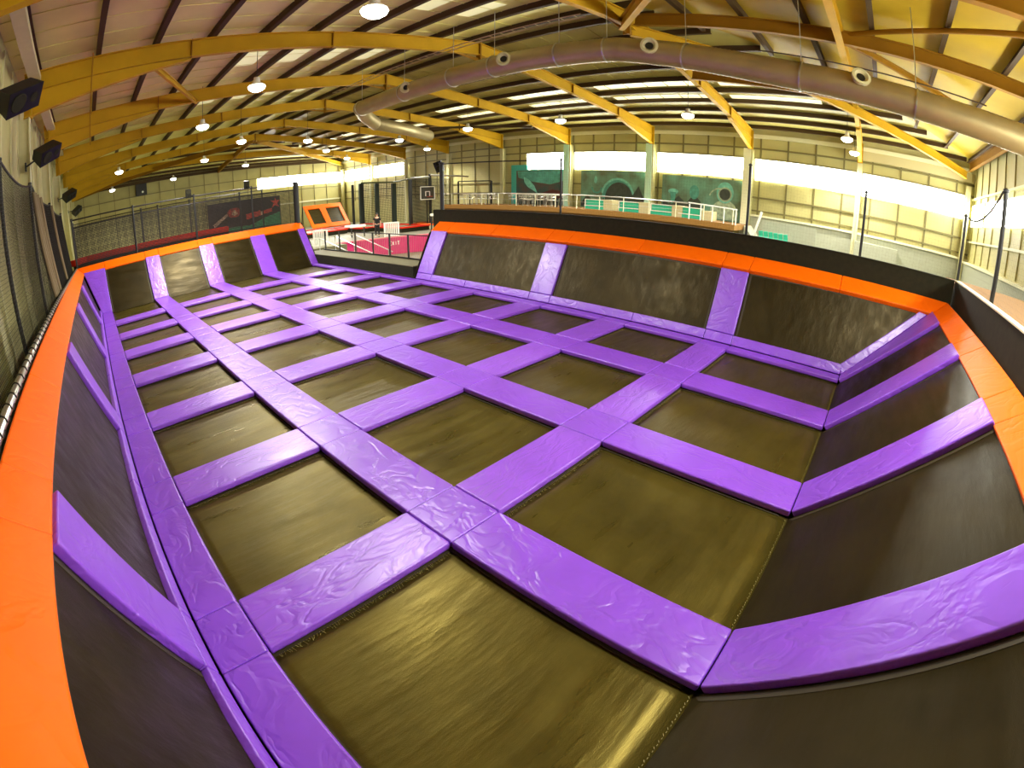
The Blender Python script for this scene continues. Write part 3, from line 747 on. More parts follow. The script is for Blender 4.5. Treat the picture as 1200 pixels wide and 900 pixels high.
for i, p in enumerate(((11.35, 18.1), (10.98, 14.6), (10.9, 11.8), (10.85, 9.9), (10.86, 7.6), (11.1, 6.2), (11.25, 4.0), (11.3, 1.2), (11.25, -1.4))):
    j = min(range(len(main)), key=lambda q: (main[q] - V((p[0], p[1], DZ))).length)
    d = (main[min(j + 1, len(main) - 1)] - main[max(0, j - 1)]).normalized(); c = main[j]
    bm = bmesh.new(); lathe(bm, [(0.32, -.02), (0.355, -.02), (0.355, .02), (0.32, .02)], 24, at=c, axis=d)
    tube(bm, [c + V((0, 0, .34)), (c.x, c.y, roofz(c.x, c.y) - .05)], 0.012, 5)
    link('hanger_band', bm, M['steel'], t)
for p in ((11.02, 14.21), (10.84, 9.34), (11.25, 5.0), (11.28, 0.0)):
    j = min(range(len(main)), key=lambda q: (main[q] - V((p[0], p[1], DZ))).length); c = main[j]
    ax = V((-1, -0.45, 0.12 if p[1] > 1 else 0.5)).normalized()
    bm = bmesh.new(); lathe(bm, [(0.15, 0.25), (0.17, 0.34), (0.22, 0.38), (0.22, 0.44), (0.16, 0.45), (0.11, 0.39), (0.09, 0.34)], 20, at=c, axis=ax)
    jt = link('jet_nozzle', bm, M['cream'], t, smooth=False)
    bm = bmesh.new(); lathe(bm, [(0.08, 0.36), (0.10, 0.40), (0.02, 0.405)], 16, at=c, axis=ax); link('dark_opening', bm, M['black'], jt)
# cable tray above the duct
bm = bmesh.new()
for s in (-.12, .12): tube(bm, [(10.2 + s, 18.5, 7.55), (10.2 + s, 6.3, 7.55)], 0.015, 4)
for k in range(30): tube(bm, [(10.08, 18.4 - k * .41, 7.55), (10.32, 18.4 - k * .41, 7.55)], 0.01, 4)
tag(recentre(link('cable_tray', bm, M['galv'])), 'thin ladder cable tray running above the spiral duct', 'cable tray')
bm = bmesh.new(); tube(bm, [(14.6, 3.2, 7.75), (14.6, -3.6, 6.95)], 0.022, 6); tag(recentre(link('conduit', bm, M['purlin'])), 'thin dark conduit hung from the roof above the near part of the duct', 'conduit')

# --- pendant lamps
def lamp_proto():
    t = empty('pendant_lamp', (0, 0, 0))
    bm = bmesh.new(); lathe(bm, [(0.05, 0.34), (0.09, 0.33), (0.10, 0.20), (0.17, 0.14), (0.25, 0.09), (0.24, 0.07), (0.16, 0.11), (0.02, 0.12)], 24); link('reflector', bm, M['white'], t, smooth=True)
    bm = bmesh.new(); lathe(bm, [(0.02, -.10), (0.14, -.09), (0.23, -.03), (0.26, 0.04), (0.23, 0.08), (0.02, 0.09)], 24); link('lens', bm, M['lamp'], t, smooth=True)
    bm = bmesh.new(); tube(bm, [(0, 0, 0.34), (0, 0, 1.0)], 0.01, 5); link('suspension_rod', bm, M['black'], t)
    return t
LZ = 6.42
LP = [(4.9, 7.15, 'the large bright lamp nearest the viewer, top centre'), (4.9, 13.4, 'on the left half beneath the fourth purlin, big and bright'), (4.7, 19.5, 'third of the bright row over the left beds'),
      (1.95, 31.4, 'close to the left wall, far down the hall'), (1.97, 43.9, 'closest to the left end of the far wall'), (7.4, 43.3, 'just right of the black box on the far wall'), (7.65, 32.0, 'in line with the far black speaker on the net rail'),
      (8.0, 24.8, 'just beyond the far bank on the left'), (12.7, 38.9, 'far down below the ridge line'), (12.4, 26.0, 'beyond the far end of the duct'), (16.5, 31.7, 'right of the ridge, far down the hall'),
      (22.0, 38.5, 'above the far orange trampolines'), (18.8, 25.9, 'left of the hanging branch duct'), (24.9, 30.7, 'beyond the branch duct end by the side wall'), (18.9, 19.6, 'over the near end of the branch duct'),
      (19.5, 13.8, 'above the first mural bay'), (19.2, 7.2, 'above the astronaut mural'), (22.0, 0.95, 'upper one of two beside the second frame column'), (26.0, 0.8, 'lower one of two beside the second frame column'), (4.9, -1.6, 'added unseen above the near left corner as extra light')]  # the last lamp is added out of view to brighten the near bank
lp0 = None
for i, (x, y, d) in enumerate(LP):
    if i == 0: lp0 = lamp_proto(); t = lp0
    else: t = copy_tree(lp0)
    t.location = (x, y, LZ)
    tag(t, 'lit round pendant lamp, ' + d, 'lamp', 'pendant lamps under the roof')
    for ch in [c for c in bpy.data.objects if c.parent == t]:
        if ch.name.startswith('suspension_rod'): ch.scale = (1, 1, 1); ch.location.z = 0
    rod = [c for c in bpy.data.objects if c.parent == t and c.name.startswith('suspension_rod')][0]
    L0 = .66; L1 = roofz(x, y) - LZ - .34; rod.scale.z = L1 / L0; rod.location.z = .34 - .34 * rod.scale.z
    ld = bpy.data.lights.new('lamp_light', 'SPOT'); ld.energy = 760 if i < 3 else 470; ld.spot_size = math.radians(150); ld.spot_blend = 0.6; ld.shadow_soft_size = 0.3; ld.color = (1.0, 0.97, 0.90)
    lo = bpy.data.objects.new('lamp_light', ld); COL.objects.link(lo); lo.parent = t; lo.location = (0, 0, -0.14)

# --- speakers
def speaker(loc, aim, size, label, arm=None):
    t = empty('loudspeaker', loc); tag(t, label, 'speaker', 'loudspeakers')
    q = V((0, 1, 0)).rotation_difference(V(aim).normalized()).to_matrix().to_4x4()
    w, d, h = size
    bm = bmesh.new(); slab(bm, [(-w / 2, d / 2, -h / 2), (w / 2, d / 2, -h / 2), (w / 2, d / 2, h / 2), (-w / 2, d / 2, h / 2)], (0, -.02, 0))
    slab(bm, [(-w / 2, d / 2, -h / 2), (w / 2, d / 2, -h / 2), (w * .32, -d / 2, -h / 2), (-w * .32, -d / 2, -h / 2)], (0, 0, h)); bmesh.ops.recalc_face_normals(bm, faces=bm.faces)
    bm.transform(q); link('cabinet', bm, M['black'], t)
    bm = bmesh.new(); lathe(bm, [(w * .3, 0), (w * .38, 0.012), (w * .34, 0.02), (0.02, 0.012)], 18, at=(0, d / 2, -h * .2), axis=(0, 1, 0)); lathe(bm, [(w * .14, 0), (w * .2, 0.012), (0.01, 0.014)], 14, at=(0, d / 2, h * .27), axis=(0, 1, 0)); bm.transform(q); link('drivers', bm, M['band'], t)
    if arm:
        bm = bmesh.new(); tube(bm, [(0, 0, 0), V(arm) - V(loc)], 0.022, 6); a = V(arm) - V(loc); box(bm, (a.x - .02, a.y - .06, a.z - .1), (a.x + .02, a.y + .06, a.z + .1)); link('wall_arm', bm, M['black'], t)
    return t
speaker((-1.02, 7.45, 5.22), (0.8, -0.5, -0.75), (0.40, 0.34, 0.66), 'large black loudspeaker nearest the viewer high on the left wall', (-1.62, 7.6, 5.1))
speaker((-0.98, 12.35, 5.16), (0.8, -0.5, -0.75), (0.40, 0.34, 0.66), 'black loudspeaker on a bracket, second along the left wall', (-1.55, 12.5, 4.95))
speaker((-0.95, 23.6, 5.05), (0.8, -0.5, -0.75), (0.40, 0.34, 0.66), 'small-looking black loudspeaker, third along the left wall', (-1.55, 24.3, 5.0))
speaker((-0.95, 33.2, 4.85), (0.8, -0.5, -0.6), (0.40, 0.34, 0.66), 'black loudspeaker farthest along the left wall', (-1.55, 33.6, 4.9))
speaker((4.45, 21.95, 3.98), (0, -1, -0.2), (0.26, 0.22, 0.36), 'small black loudspeaker on the rail of the far net, left one', (4.75, 22.12, 3.84))
speaker((7.25, 21.95, 4.02), (0, -1, -0.2), (0.26, 0.22, 0.36), 'small black loudspeaker on the rail of the far net, right one', (7.55, 22.12, 3.84))
speaker((11.6, 13.3, 3.85), (-1, -0.6, -0.2), (0.30, 0.26, 0.40), 'black loudspeaker behind the tall post at the end of the right bank', (11.3, 12.85, 3.85))
t = empty('projector_box', (5.1, HY1 - .3, 6.5)); tag(t, 'square black box with a pale dot high on the far wall', 'box')
bm = bmesh.new(); box(bm, (-.55, -.2, -.62), (.55, .2, .62)); bmesh.ops.bevel(bm, geom=list(bm.edges), offset=.03, segments=2, affect='EDGES'); link('housing', bm, M['black'], t)
bm = bmesh.new(); lathe(bm, [(0.1, 0), (0.1, 0.02), (0.02, 0.03)], 12, at=(0.12, -.2, -.3), axis=(0, -1, 0)); link('dot', bm, M['white'], t, label='pale round dot')

# ------------------------------------------------------------------ cafe deck with murals
DX, DE, DT = 23.75, 6.3, 1.92
t = empty('cafe_deck', (25.6, 18, 0)); tag(t, 'raised brown cafe deck along the side wall', 'deck')
bm = bmesh.new(); box(bm, (DX - 25.6, DE - 18, DT - .25), (27.28 - 25.6, 27.7 - 18, DT)); link('deck_floor', bm, M['carpet'], t)
bm = bmesh.new(); box(bm, (DX + .1 - 25.6, DE + .1 - 18, FZ), (DX + .2 - 25.6, 27.7 - 18, DT - .25)); link('deck_skirt', bm, mat('brown_skirt', srgb(120, 86, 34), 0.8), t)
bm = bmesh.new(); box(bm, (DX - .04 - 25.6, DE - 18, DT - .26), (DX - 25.6, 27.7 - 18, DT + .03)); link('fascia', bm, M['carpet'], t)
t = empty('guard_rail', (DX + .1, 18, DT)); tag(t, 'brushed steel guard rail along the edge of the cafe deck', 'railing')
y = DE + .15; ends = 27.7
while y < ends:
    bm = bmesh.new(); tube(bm, [(0, y - 18, 0), (0, y - 18, .80)], 0.026, 8); lathe(bm, [(0.05, 0), (0.05, .02), (0.03, .03)], 10, at=(0, y - 18, 0)); link('rail_post', bm, M['sill'], t)
    y += 1.55
bm = bmesh.new(); tube(bm, [(0, DE - 18 + 2.6, .82), (0, ends - 18, .82)], 0.032, 8); link('handrail', bm, M['steel'], t)
bm = bmesh.new(); tube(bm, [(0, DE - 18 + 2.6, .42), (0, ends - 18, .42)], 0.01, 6); link('mid_wire', bm, M['steel'], t)
t = empty('stair_gate', (DX - .05, 7.5, DT)); tag(t, 'white barred gate at the head of the deck stair', 'gate')
bm = bmesh.new(); bar(bm, (0, -1.3, .78), (0, 1.3, .86), .05, .06)
link('top_bar', bm, M['white'], t)
for q in range(5):
    bm = bmesh.new(); bar(bm, (0, -1.25 + q * .62, 0.02), (0, -1.25 + q * .62, .8), .045, .045); link('upright', bm, M['white'], t)
# teal/white painted surround and murals: one panel per bay
def shape(bm, pts, mi, lift, x):
    vs = [(x - lift, p[0], p[1]) for p in pts]
    slab(bm, vs, (0.004, 0, 0), mi)
def ell(cy_, cz, ry, rz, n=24, a0=0, a1=2 * math.pi): return [(cy_ + ry * math.cos(a0 + (a1 - a0) * k / n), cz + rz * math.sin(a0 + (a1 - a0) * k / n)) for k in range(n if a1 - a0 > 6 else n + 1)]
MX = 27.62
def mural(y0, y1, z0, z1, label, base, shapes, cat='mural'):
    t = empty('mural_panel', (MX, (y0 + y1) / 2, (z0 + z1) / 2)); tag(t, label, cat, 'murals along the cafe deck')
    o = V((MX, (y0 + y1) / 2, (z0 + z1) / 2))
    bm = bmesh.new(); box(bm, V((MX, y0, z0)) - o, V((MX + .05, y1, z1)) - o); link('board', bm, base, t)
    for i, (nm, m_, pts) in enumerate(shapes):
        bm = bmesh.new(); slab(bm, [V((MX - .004 - .003 * i, p[0], p[1])) - o for p in pts], (0.003, 0, 0)); bmesh.ops.recalc_face_normals(bm, faces=bm.faces)
        link(nm, bm, m_, t)
    return t
def arc(cy_, cz, r0, r1, a0, a1, n=20):
    return [(cy_ + r1 * math.cos(a0 + (a1 - a0) * k / n), cz + r1 * math.sin(a0 + (a1 - a0) * k / n)) for k in range(n + 1)] + [(cy_ + r0 * math.cos(a1 - (a1 - a0) * k / n), cz + r0 * math.sin(a1 - (a1 - a0) * k / n)) for k in range(n + 1)]
mural(19.25, 23.7, 1.93, 4.42, 'dark mural with a pale leaf-shaped craft, first bay with teal surround', M['dkbrown'], [
    ('upper_glow', M['mmid'], [(19.3, 4.38), (23.6, 4.38), (23.5, 3.9), (22.2, 3.6), (20.6, 3.4), (19.3, 3.7)]),
    ('red_haze', M['mred'], [(19.4, 2.9), (20.4, 3.05), (21.6, 2.7), (21.9, 2.4), (19.4, 2.4)]),
    ('leaf_craft', M['mpale'], [(23.0, 3.95), (22.5, 3.75), (22.0, 3.3), (21.7, 2.75), (22.0, 2.9), (22.6, 3.2), (22.9, 3.5)])])
PI = math.pi
mural(13.05, 18.0, 1.93, 4.42, 'teal mural with a large glowing planet arc, middle bay', M['dkteal'], [
    ('planet_disc', M['mmid'], ell(15.2, 2.75, 1.15, 1.15)),
    ('planet_shadow', M['mdark'], ell(15.1, 2.6, 1.02, 1.08)),
    ('planet_rim', M['mpale'], arc(15.2, 2.75, 1.08, 1.22, 0.15, PI * .95)),
    ('mountain', M['mdark'], [(13.1, 2.0), (13.3, 2.7), (13.7, 3.5), (14.1, 2.9), (14.5, 2.0)]),
    ('comet', M['mpale'], ell(16.85, 3.8, .12, .24)),
    ('small_ring', M['mmid'], arc(16.75, 3.3, .30, .42, PI, 2 * PI)),
    ('foreground_rocks', M['mdark'], [(15.6, 2.0), (16.2, 2.6), (16.9, 2.3), (17.5, 2.8), (17.95, 2.2), (17.95, 2.0)])])
mural(7.0, 12.1, 1.93, 4.32, 'teal mural with a space-suited figure, bay beside the stair', M['dkteal'], [
    ('rocks', M['mdark'], [(9.2, 2.0), (9.6, 2.9), (10.0, 3.3), (10.5, 2.7), (11.0, 3.1), (11.6, 2.6), (12.0, 2.8), (12.05, 2.0)]),
    ('jellyfish_dome', M['mpale'], ell(11.35, 3.35, .33, .17)),
    ('jellyfish_trail', M['mmid'], [(11.55, 3.3), (11.15, 3.3), (11.25, 2.7), (11.45, 2.6)]),
    ('pale_plume', M['mmid'], ell(10.0, 3.4, .3, .42)),
    ('suit_body', M['mgrey'], [(7.25, 2.0), (9.0, 2.0), (8.95, 2.6), (8.6, 2.95), (8.3, 3.1), (7.8, 3.1), (7.5, 2.9), (7.25, 2.5)]),
    ('suit_helmet', M['mpale'], ell(8.1, 3.55, .52, .62)),
    ('helmet_ring', M['mgrey'], ell(8.1, 3.45, .42, .42)),
    ('visor', M['mdark'], ell(8.1, 3.45, .33, .33)),
    ('air_hose', M['mgrey'], arc(8.4, 3.1, .62, .70, .1 * PI, .55 * PI))])
# surround strips of teal and white paint
t = empty('painted_surround', (27.7, 21.5, 3.3)); tag(t, 'bright teal painted surround above and beside the first mural', 'panel')
bm = bmesh.new(); box(bm, (-.02, 2.2, -1.38), (.05, 2.75, 1.55)); link('side_board', bm, M['tealpaint'], t)
bm = bmesh.new(); box(bm, (-.02, -2.3, 1.13), (.05, 2.75, 1.18)); box(bm, (-.03, 1.2, 1.18), (.05, 2.75, 1.55)); link('head_board', bm, M['tealpaint'], t)
for k, (y, h) in enumerate(((18.85, 0), (12.74, 0), (6.64, 0))):
    simple_box('column_casing', (27.28, y - .02, DT if k < 2 else -1), (27.36, y + .38, 6.2), mat('casing_%s' % ('teal', 'mint', 'cream')[k], srgb(*((190, 235, 212), (205, 240, 215), (236, 236, 200))[k]), 0.5),
               'pale %s column casing beside the %s mural' % (('green', 'mint', 'cream')[k], ('first', 'planet', 'astronaut')[k]), 'column')

# --- cafe furniture
def chair_proto():
    t = empty('cafe_chair', (0, 0, 0))
    bm = bmesh.new(); box(bm, (-.2, -.2, .43), (.2, .2, .46)); bmesh.ops.bevel(bm, geom=list(bm.edges), offset=.012, segments=2, affect='EDGES'); link('seat', bm, M['white'], t)
    bm = bmesh.new(); tube(bm, [(-.19, -.2, .45), (-.2, -.24, .8)], .013, 6); tube(bm, [(.19, -.2, .45), (.2, -.24, .8)], .013, 6); tube(bm, [(-.2, -.24, .8), (.2, -.24, .8)], .014, 6)
    for z in (.58, .66, .74): bar(bm, (-.19, -.225, z), (.19, -.225, z), .012, .03)
    link('backrest', bm, M['steel'], t)
    for sx in (-1, 1):
        for sy in (-1, 1):
            bm = bmesh.new(); tube(bm, [(sx * .18, sy * .18, .44), (sx * .22, sy * .23, 0)], .013, 6); link('leg', bm, M['steel'], t)
    bm = bmesh.new(); tube(bm, [(-.21, -.2, .62), (-.24, .05, .64), (-.22, .19, .44)], .012, 6); link('armrest', bm, M['steel'], t)
    bm = bmesh.new(); tube(bm, [(.21, -.2, .62), (.24, .05, .64), (.22, .19, .44)], .012, 6); link('armrest', bm, M['steel'], t)
    return t
def table_proto():
    t = empty('cafe_table', (0, 0, 0))
    bm = bmesh.new(); box(bm, (-.38, -1.3, .74), (.38, 1.3, .78)); bmesh.ops.bevel(bm, geom=list(bm.edges), offset=.012, segments=2, affect='EDGES'); link('tabletop', bm, M['white'], t)
    for sy in (-1, 1):
        bm = bmesh.new(); tube(bm, [(0, sy * .9, .02), (0, sy * .9, .74)], .035, 10); link('pedestal', bm, M['black'], t)
        bm = bmesh.new(); bar(bm, (-.28, sy * .9, .015), (.28, sy * .9, .015), .07, .03); bar(bm, (0, sy * .9 - .2, .015), (0, sy * .9 + .2, .015), .07, .03); link('foot', bm, M['black'], t)
    return t
tp = None; cp = None
tabs = [(24.7, 24.7), (24.7, 18.7), (26.5, 21.6)]
tn = ['beyond the first mural', 'in front of the first mural', 'close to the side wall']
tc_ = ['farthest', 'nearest', 'wall-side']
for i, (x, y) in enumerate(tabs):
    tt = tp = table_proto() if i == 0 else None or (copy_tree(tp) if tp else None)
    tt.location = (x, y, DT); tag(tt, 'long pale cafe table on the deck, ' + tn[i], 'table', 'cafe tables on the deck')
    if i == 0: tp = tt
    n_ = 0
    for sy in (-.9, 0, .9):
        for sx in (-1, 1):
            if cp is None: cc = cp = chair_proto()
            else: cc = copy_tree(cp)
            cc.location = (x + sx * .62, y + sy + random.uniform(-.05, .05), DT); cc.rotation_euler = (0, 0, (PI / 2 if sx > 0 else -PI / 2) + random.uniform(-.2, .2))
            tag(cc, 'steel cafe chair on the %s side of the %s long table, %s seat' % ('wall' if sx > 0 else 'rail', tc_[i], ('near end', 'middle', 'far end')[n_ // 2]), 'chair', 'cafe chairs round the deck tables'); n_ += 1
# booths
def booth(y, label, high):
    t = empty('booth_bench', (25.5, y, DT)); tag(t, label, 'bench', 'teal cafe booths along the deck')
    bm = bmesh.new(); box(bm, (-.3, -.95, 0), (.5, -.35, .62 if high else .5)); link('side_panel', bm, M['beige'], t)
    bm = bmesh.new(); box(bm, (-.15, -.33, .22), (-.08, .95, .56)); link('backrest', bm, M['teal'], t)
    bm = bmesh.new(); box(bm, (-.28, -.33, .0), (-.16, .95, .2)); link('seat', bm, M['teal'], t)
    bm = bmesh.new()
    for a, b in (((-.2, -.34, .58), (-.2, 1.0, .58)), ((-.2, -.34, 0), (-.2, -.34, .6)), ((-.2, 1.0, 0), (-.2, 1.0, .6)), ((-.3, -.34, .21), (-.3, 1.0, .21))): bar(bm, a, b, .045, .045)
    link('white_frame', bm, M['white'], t)
for y, l, h in ((15.1, 'teal booth bench with beige side, beneath the left of the planet mural', 1), (12.75, 'teal booth bench with beige side, beneath the right of the planet mural', 1), (10.7, 'teal booth bench with beige side, beneath the jellyfish of the last mural', 1), (8.95, 'teal booth bench beside the white stair gate', 0)): booth(y, l, h)
# stair from the deck end
t = empty('deck_stair', (26.0, 5.2, 0)); tag(t, 'grey stair with white stringer descending from the cafe deck', 'stair')
bm = bmesh.new(); slab(bm, [(-.75, 1.0, DT), (-.75, -1.6, FZ), (-.75, -1.1, FZ), (-.75, 1.0, 1.35)], (1.5, 0, 0)); bmesh.ops.recalc_face_normals(bm, faces=bm.faces); link('flight', bm, M['block'], t)
bm = bmesh.new(); bar(bm, (-.8, 0.1, 2.75), (-.8, 0.45, 1.5), .07, .12); link('white_stringer', bm, M['white'], t)
bm = bmesh.new(); box(bm, (-.74, -2.8, .2), (-.68, 0.05, 2.35)); link('side_wall', bm, M['block'], t)
t = empty('seat_row', (24, 4.4, 0)); tag(t, 'row of ribbed green folding seats below the stair', 'seat')
for k in range(6):
    bm = bmesh.new(); pts = [(0, -.65 + .25 * k, 1.42), (.06, -.68 + .25 * k, 1.6), (.02, -.64 + .25 * k, 1.85)]
    for q in range(2): bar(bm, pts[q], pts[q + 1], .06, .21, up=V((0, 1, 0)))
    link('seat_back', bm, M['teal'], t)
bm = bmesh.new(); box(bm, (-.2, -.8, FZ), (.2, .75, 1.42)); link('plinth', bm, M['block'], t)
t = empty('exit_sign', (27.4, 3.0, 1.57)); tag(t, 'small green and white exit sign low on the block wall', 'sign')
bm = bmesh.new(); box(bm, (0, -.3, -.13), (.04, .3, .13)); link('sign_plate', bm, M['exit'], t)
bm = bmesh.new(); box(bm, (-.01, .03, -.08), (0, .22, .08)); bar(bm, (-.005, -.08, 0), (-.005, -.24, 0), .01, .03); slab(bm, [(-.01, -.02, -.09), (-.01, -.1, -.09), (-.01, -.1, .06), (-.01, -.02, .06)], (.008, 0, 0)); link('pictogram', bm, M['white'], t)

# near walkway
t = empty('walkway', (6.2, -4.2, 0)); tag(t, 'brown carpeted walkway between the near barrier and end wall', 'walkway')
bm = bmesh.new(); box(bm, (-7.5, -1.25, 2.05), (7.4, 1.6, 2.16)); link('walkway_floor', bm, M['carpet'], t)
bm = bmesh.new(); box(bm, (7.2, -1.4, FZ), (7.35, 1.6, 2.05)); link('end_wall', bm, M['block'], t)
# ------------------------------------------------------------------ beyond the entrance
PZ = 0.1
t = empty('upper_platform', (21, 38, 0)); tag(t, 'far arena platform with magenta front board', 'platform')
W1, W2 = V((14.2, 26.75, 0)), V((27.2, 22.9, 0)); o = V((21, 38, 0))
bm = bmesh.new(); slab(bm, [V((14.2, 26.8, PZ)) - o, V((23.6, 24.02, PZ)) - o, V((23.6, 27.85, PZ)) - o, V((27.2, 27.85, PZ)) - o, V((27.2, 49.5, PZ)) - o, V((10.5, 49.5, PZ)) - o, V((10.5, 26.8, PZ)) - o], (0, 0, -1.05)); bmesh.ops.recalc_face_normals(bm, faces=bm.faces); link('platform_body', bm, M['floor'], t)
bm = bmesh.new(); bar(bm, V((14.2, 26.72, (PZ - 1) / 2)) - o, V((23.6, 23.94, (PZ - 1) / 2)) - o, .06, PZ + .98); link('front_board', bm, M['pink'], t)
bm = bmesh.new(); bar(bm, V((14.2, 26.7, PZ + .02)) - o, V((23.6, 23.92, PZ + .02)) - o, .1, .06); link('board_edge', bm, M['pinkedge'], t)
# small white letters on the board
td = empty('lettering', (0, 0, 0))
def stroke_letters(parent, origin, right, h, text, m):
    G_ = {'E': [((0, 0), (0, 1)), ((0, 0), (.6, 0)), ((0, .5), (.5, .5)), ((0, 1), (.6, 1))], 'X': [((0, 0), (.6, 1)), ((0, 1), (.6, 0))], 'I': [((.3, 0), (.3, 1))], 'T': [((.3, 0), (.3, 1)), ((0, 1), (.6, 1))]}
    r = V(right).normalized(); u = V((0, 0, 1)); x = 0
    for c in text:
        bm = bmesh.new()
        for a, b in G_[c]: bar(bm, V(origin) + r * (x + a[0] * h) + u * a[1] * h, V(origin) + r * (x + b[0] * h) + u * b[1] * h, .01, h * .2, up=u if abs(a[0] - b[0]) > .01 else r)
        link('letter', bm, m, parent); x += h * .85
bpy.data.objects.remove(td)
t2 = empty('small_sign', (0, 0, 0)); tag(t2, 'small white lettering on the magenta board', 'sign')
d = (W2 - W1).normalized(); org = W1 + d * 3.55 + V((0, -.12, -.38)); stroke_letters(t2, org, d, .22, 'EXIT', M['white'])
# rail on the deck (black bars)
t = empty('entrance_railing', (10.95, 17, 0.41)); tag(t, 'black barred railing on the entrance deck before the magenta board', 'railing')
for k, y in enumerate((-3.9, -2.55, -1.3, -.05, 1.4, 2.9, 4.4)):
    bm = bmesh.new(); bar(bm, (0, y, 0), (0, y, .95), .06, .05); link('rail_post', bm, M['black'], t)
bm = bmesh.new(); bar(bm, (0, -3.9, .03), (0, 4.6, .03), .05, .06); link('bottom_rail', bm, M['black'], t)
bm = bmesh.new(); bar(bm, (0, -3.9, .93), (0, 1.5, .93), .035, .035); link('top_rail', bm, M['black'], t)
bm = bmesh.new()
for k in range(46): tube(bm, [(0, -3.8 + k * .115, .05), (0, -3.8 + k * .115, .92)], .006, 4)
link('infill_bars', bm, M['galv'], t)['kind'] = 'stuff'
# stair handrails at left of entrance
for n_, (x, y, dx) in enumerate(((12.0, 24.2, 1), (12.9, 24.0, 1), (13.9, 23.6, 1))):
    t = empty('stair_handrail', (x, y, 0)); tag(t, 'slim sloping stair handrail by the white slatted gate, %s from it' % ORD[n_], 'handrail', 'stair handrails at the entrance')
    bm = bmesh.new(); tube(bm, [(0, 0.6, .75), (.25, .4, .75), (1.2, -2.0, -.25)], .03, 6); link('handrail', bm, M['steel'], t)
    bm = bmesh.new(); tube(bm, [(.2, .45, .74), (.2, .45, -1)], .025, 6); link('upright', bm, M['steel'], t)
    bm = bmesh.new(); tube(bm, [(1.1, -1.75, -.15), (1.1, -1.75, -1)], .025, 6); link('upright', bm, M['steel'], t)
# white slatted gates
def slat_gate(x, y, z, w, h, ang, label):
    t = empty('slatted_gate', (x, y, z), label, 'gate', 'white slatted gates', ang)
    for s in (-1, 1):
        bm = bmesh.new(); box(bm, (s * w / 2 - .03, -.03, 0), (s * w / 2 + .03, .03, h)); link('stile', bm, M['white'], t)
    bm = bmesh.new(); box(bm, (-w / 2, -.02, h - .07), (w / 2, .02, h)); link('cross_rail', bm, M['white'], t)
    bm = bmesh.new(); box(bm, (-w / 2, -.02, .03), (w / 2, .02, .1)); link('cross_rail', bm, M['white'], t)
    n = 8
    for k in range(n):
        xx = -w / 2 + w * (k + .5) / n; bm = bmesh.new(); box(bm, (xx - .035, -.035, .02), (xx + .035, -.02, h - .01)); link('slat', bm, M['white'], t)
slat_gate(12.75, 25.6, 0.19, 0.9, 0.95, 0.0, 'white slatted gate beside the far bank corner')
slat_gate(18.15, 26.1, 0.12, 0.98, 0.95, -0.3, 'white slatted gate above the magenta board beside the person')
simple_box('landing', (11.9, 24.9, FZ), (14.1, 26.6, 0.17), M['deckgrey'], 'grey-green landing under the left slatted gate', 'landing')
# long white rails/benches in the far arena
for n_, (x, y, z, w, a) in enumerate(((17.3, 29.0, 0.85, 1.15, -0.25), (22.0, 26.2, 1.30, 0.9, -0.25), (19.4, 33.5, 0.6, 1.2, -.2))):
    t = empty('padded_beam', (x, y, z)); t.rotation_euler = (0, 0, a); tag(t, ['white quilted beam above the left stair', 'white quilted beam beside the orange capping end', 'white bench slab behind the person'][n_], 'beam')
    bm = bmesh.new(); box(bm, (-w / 2, -.09, -.09), (w / 2, .09, .09)); bmesh.ops.bevel(bm, geom=list(bm.edges), offset=.04, segments=2, affect='EDGES'); link('pad', bm, M['white'], t)
    for s in (-1, 1):
        bm = bmesh.new(); box(bm, (s * w * .4 - .04, -.04, PZ - z), (s * w * .4 + .04, .04, -.1)); link('support', bm, M['black'], t)
# far arena beds: low orange-edged trampolines
def low_tramp(x, y, w, l, label, m='orange', z=PZ + .35):
    t = empty('arena_trampoline', (x, y, z)); tag(t, label, 'trampoline', 'orange edged trampolines in the far arena')
    bm = bmesh.new()
    for a, b in (((-w / 2, -l / 2), (w / 2, -l / 2 + .3)), ((-w / 2, l / 2 - .3), (w / 2, l / 2)), ((-w / 2, -l / 2 + .3), (-w / 2 + .3, l / 2 - .3)), ((w / 2 - .3, -l / 2 + .3), (w / 2, l / 2 - .3))): box(bm, (a[0], a[1], -.06), (b[0], b[1], .03))
    link('edge_pads', bm, M[m], t)
    bm = bmesh.new(); box(bm, (-w / 2 + .25, -l / 2 + .25, -.07), (w / 2 - .25, l / 2 - .25, -.04)); link('bed', bm, M['cloth'], t)
    bm = bmesh.new(); box(bm, (-w / 2 + .05, -l / 2 + .05, PZ - z), (w / 2 - .05, l / 2 - .05, -.07)); link('skirt', bm, M['beige'] if m == 'orange' else M['band'], t)
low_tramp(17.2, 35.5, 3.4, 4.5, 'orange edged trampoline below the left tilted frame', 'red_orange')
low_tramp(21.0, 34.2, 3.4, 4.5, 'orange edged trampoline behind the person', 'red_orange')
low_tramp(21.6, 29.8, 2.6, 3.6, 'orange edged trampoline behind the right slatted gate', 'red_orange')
low_tramp(24.6, 29.4, 2.4, 3.6, 'orange edged trampoline beneath the hoop cage', 'orange')
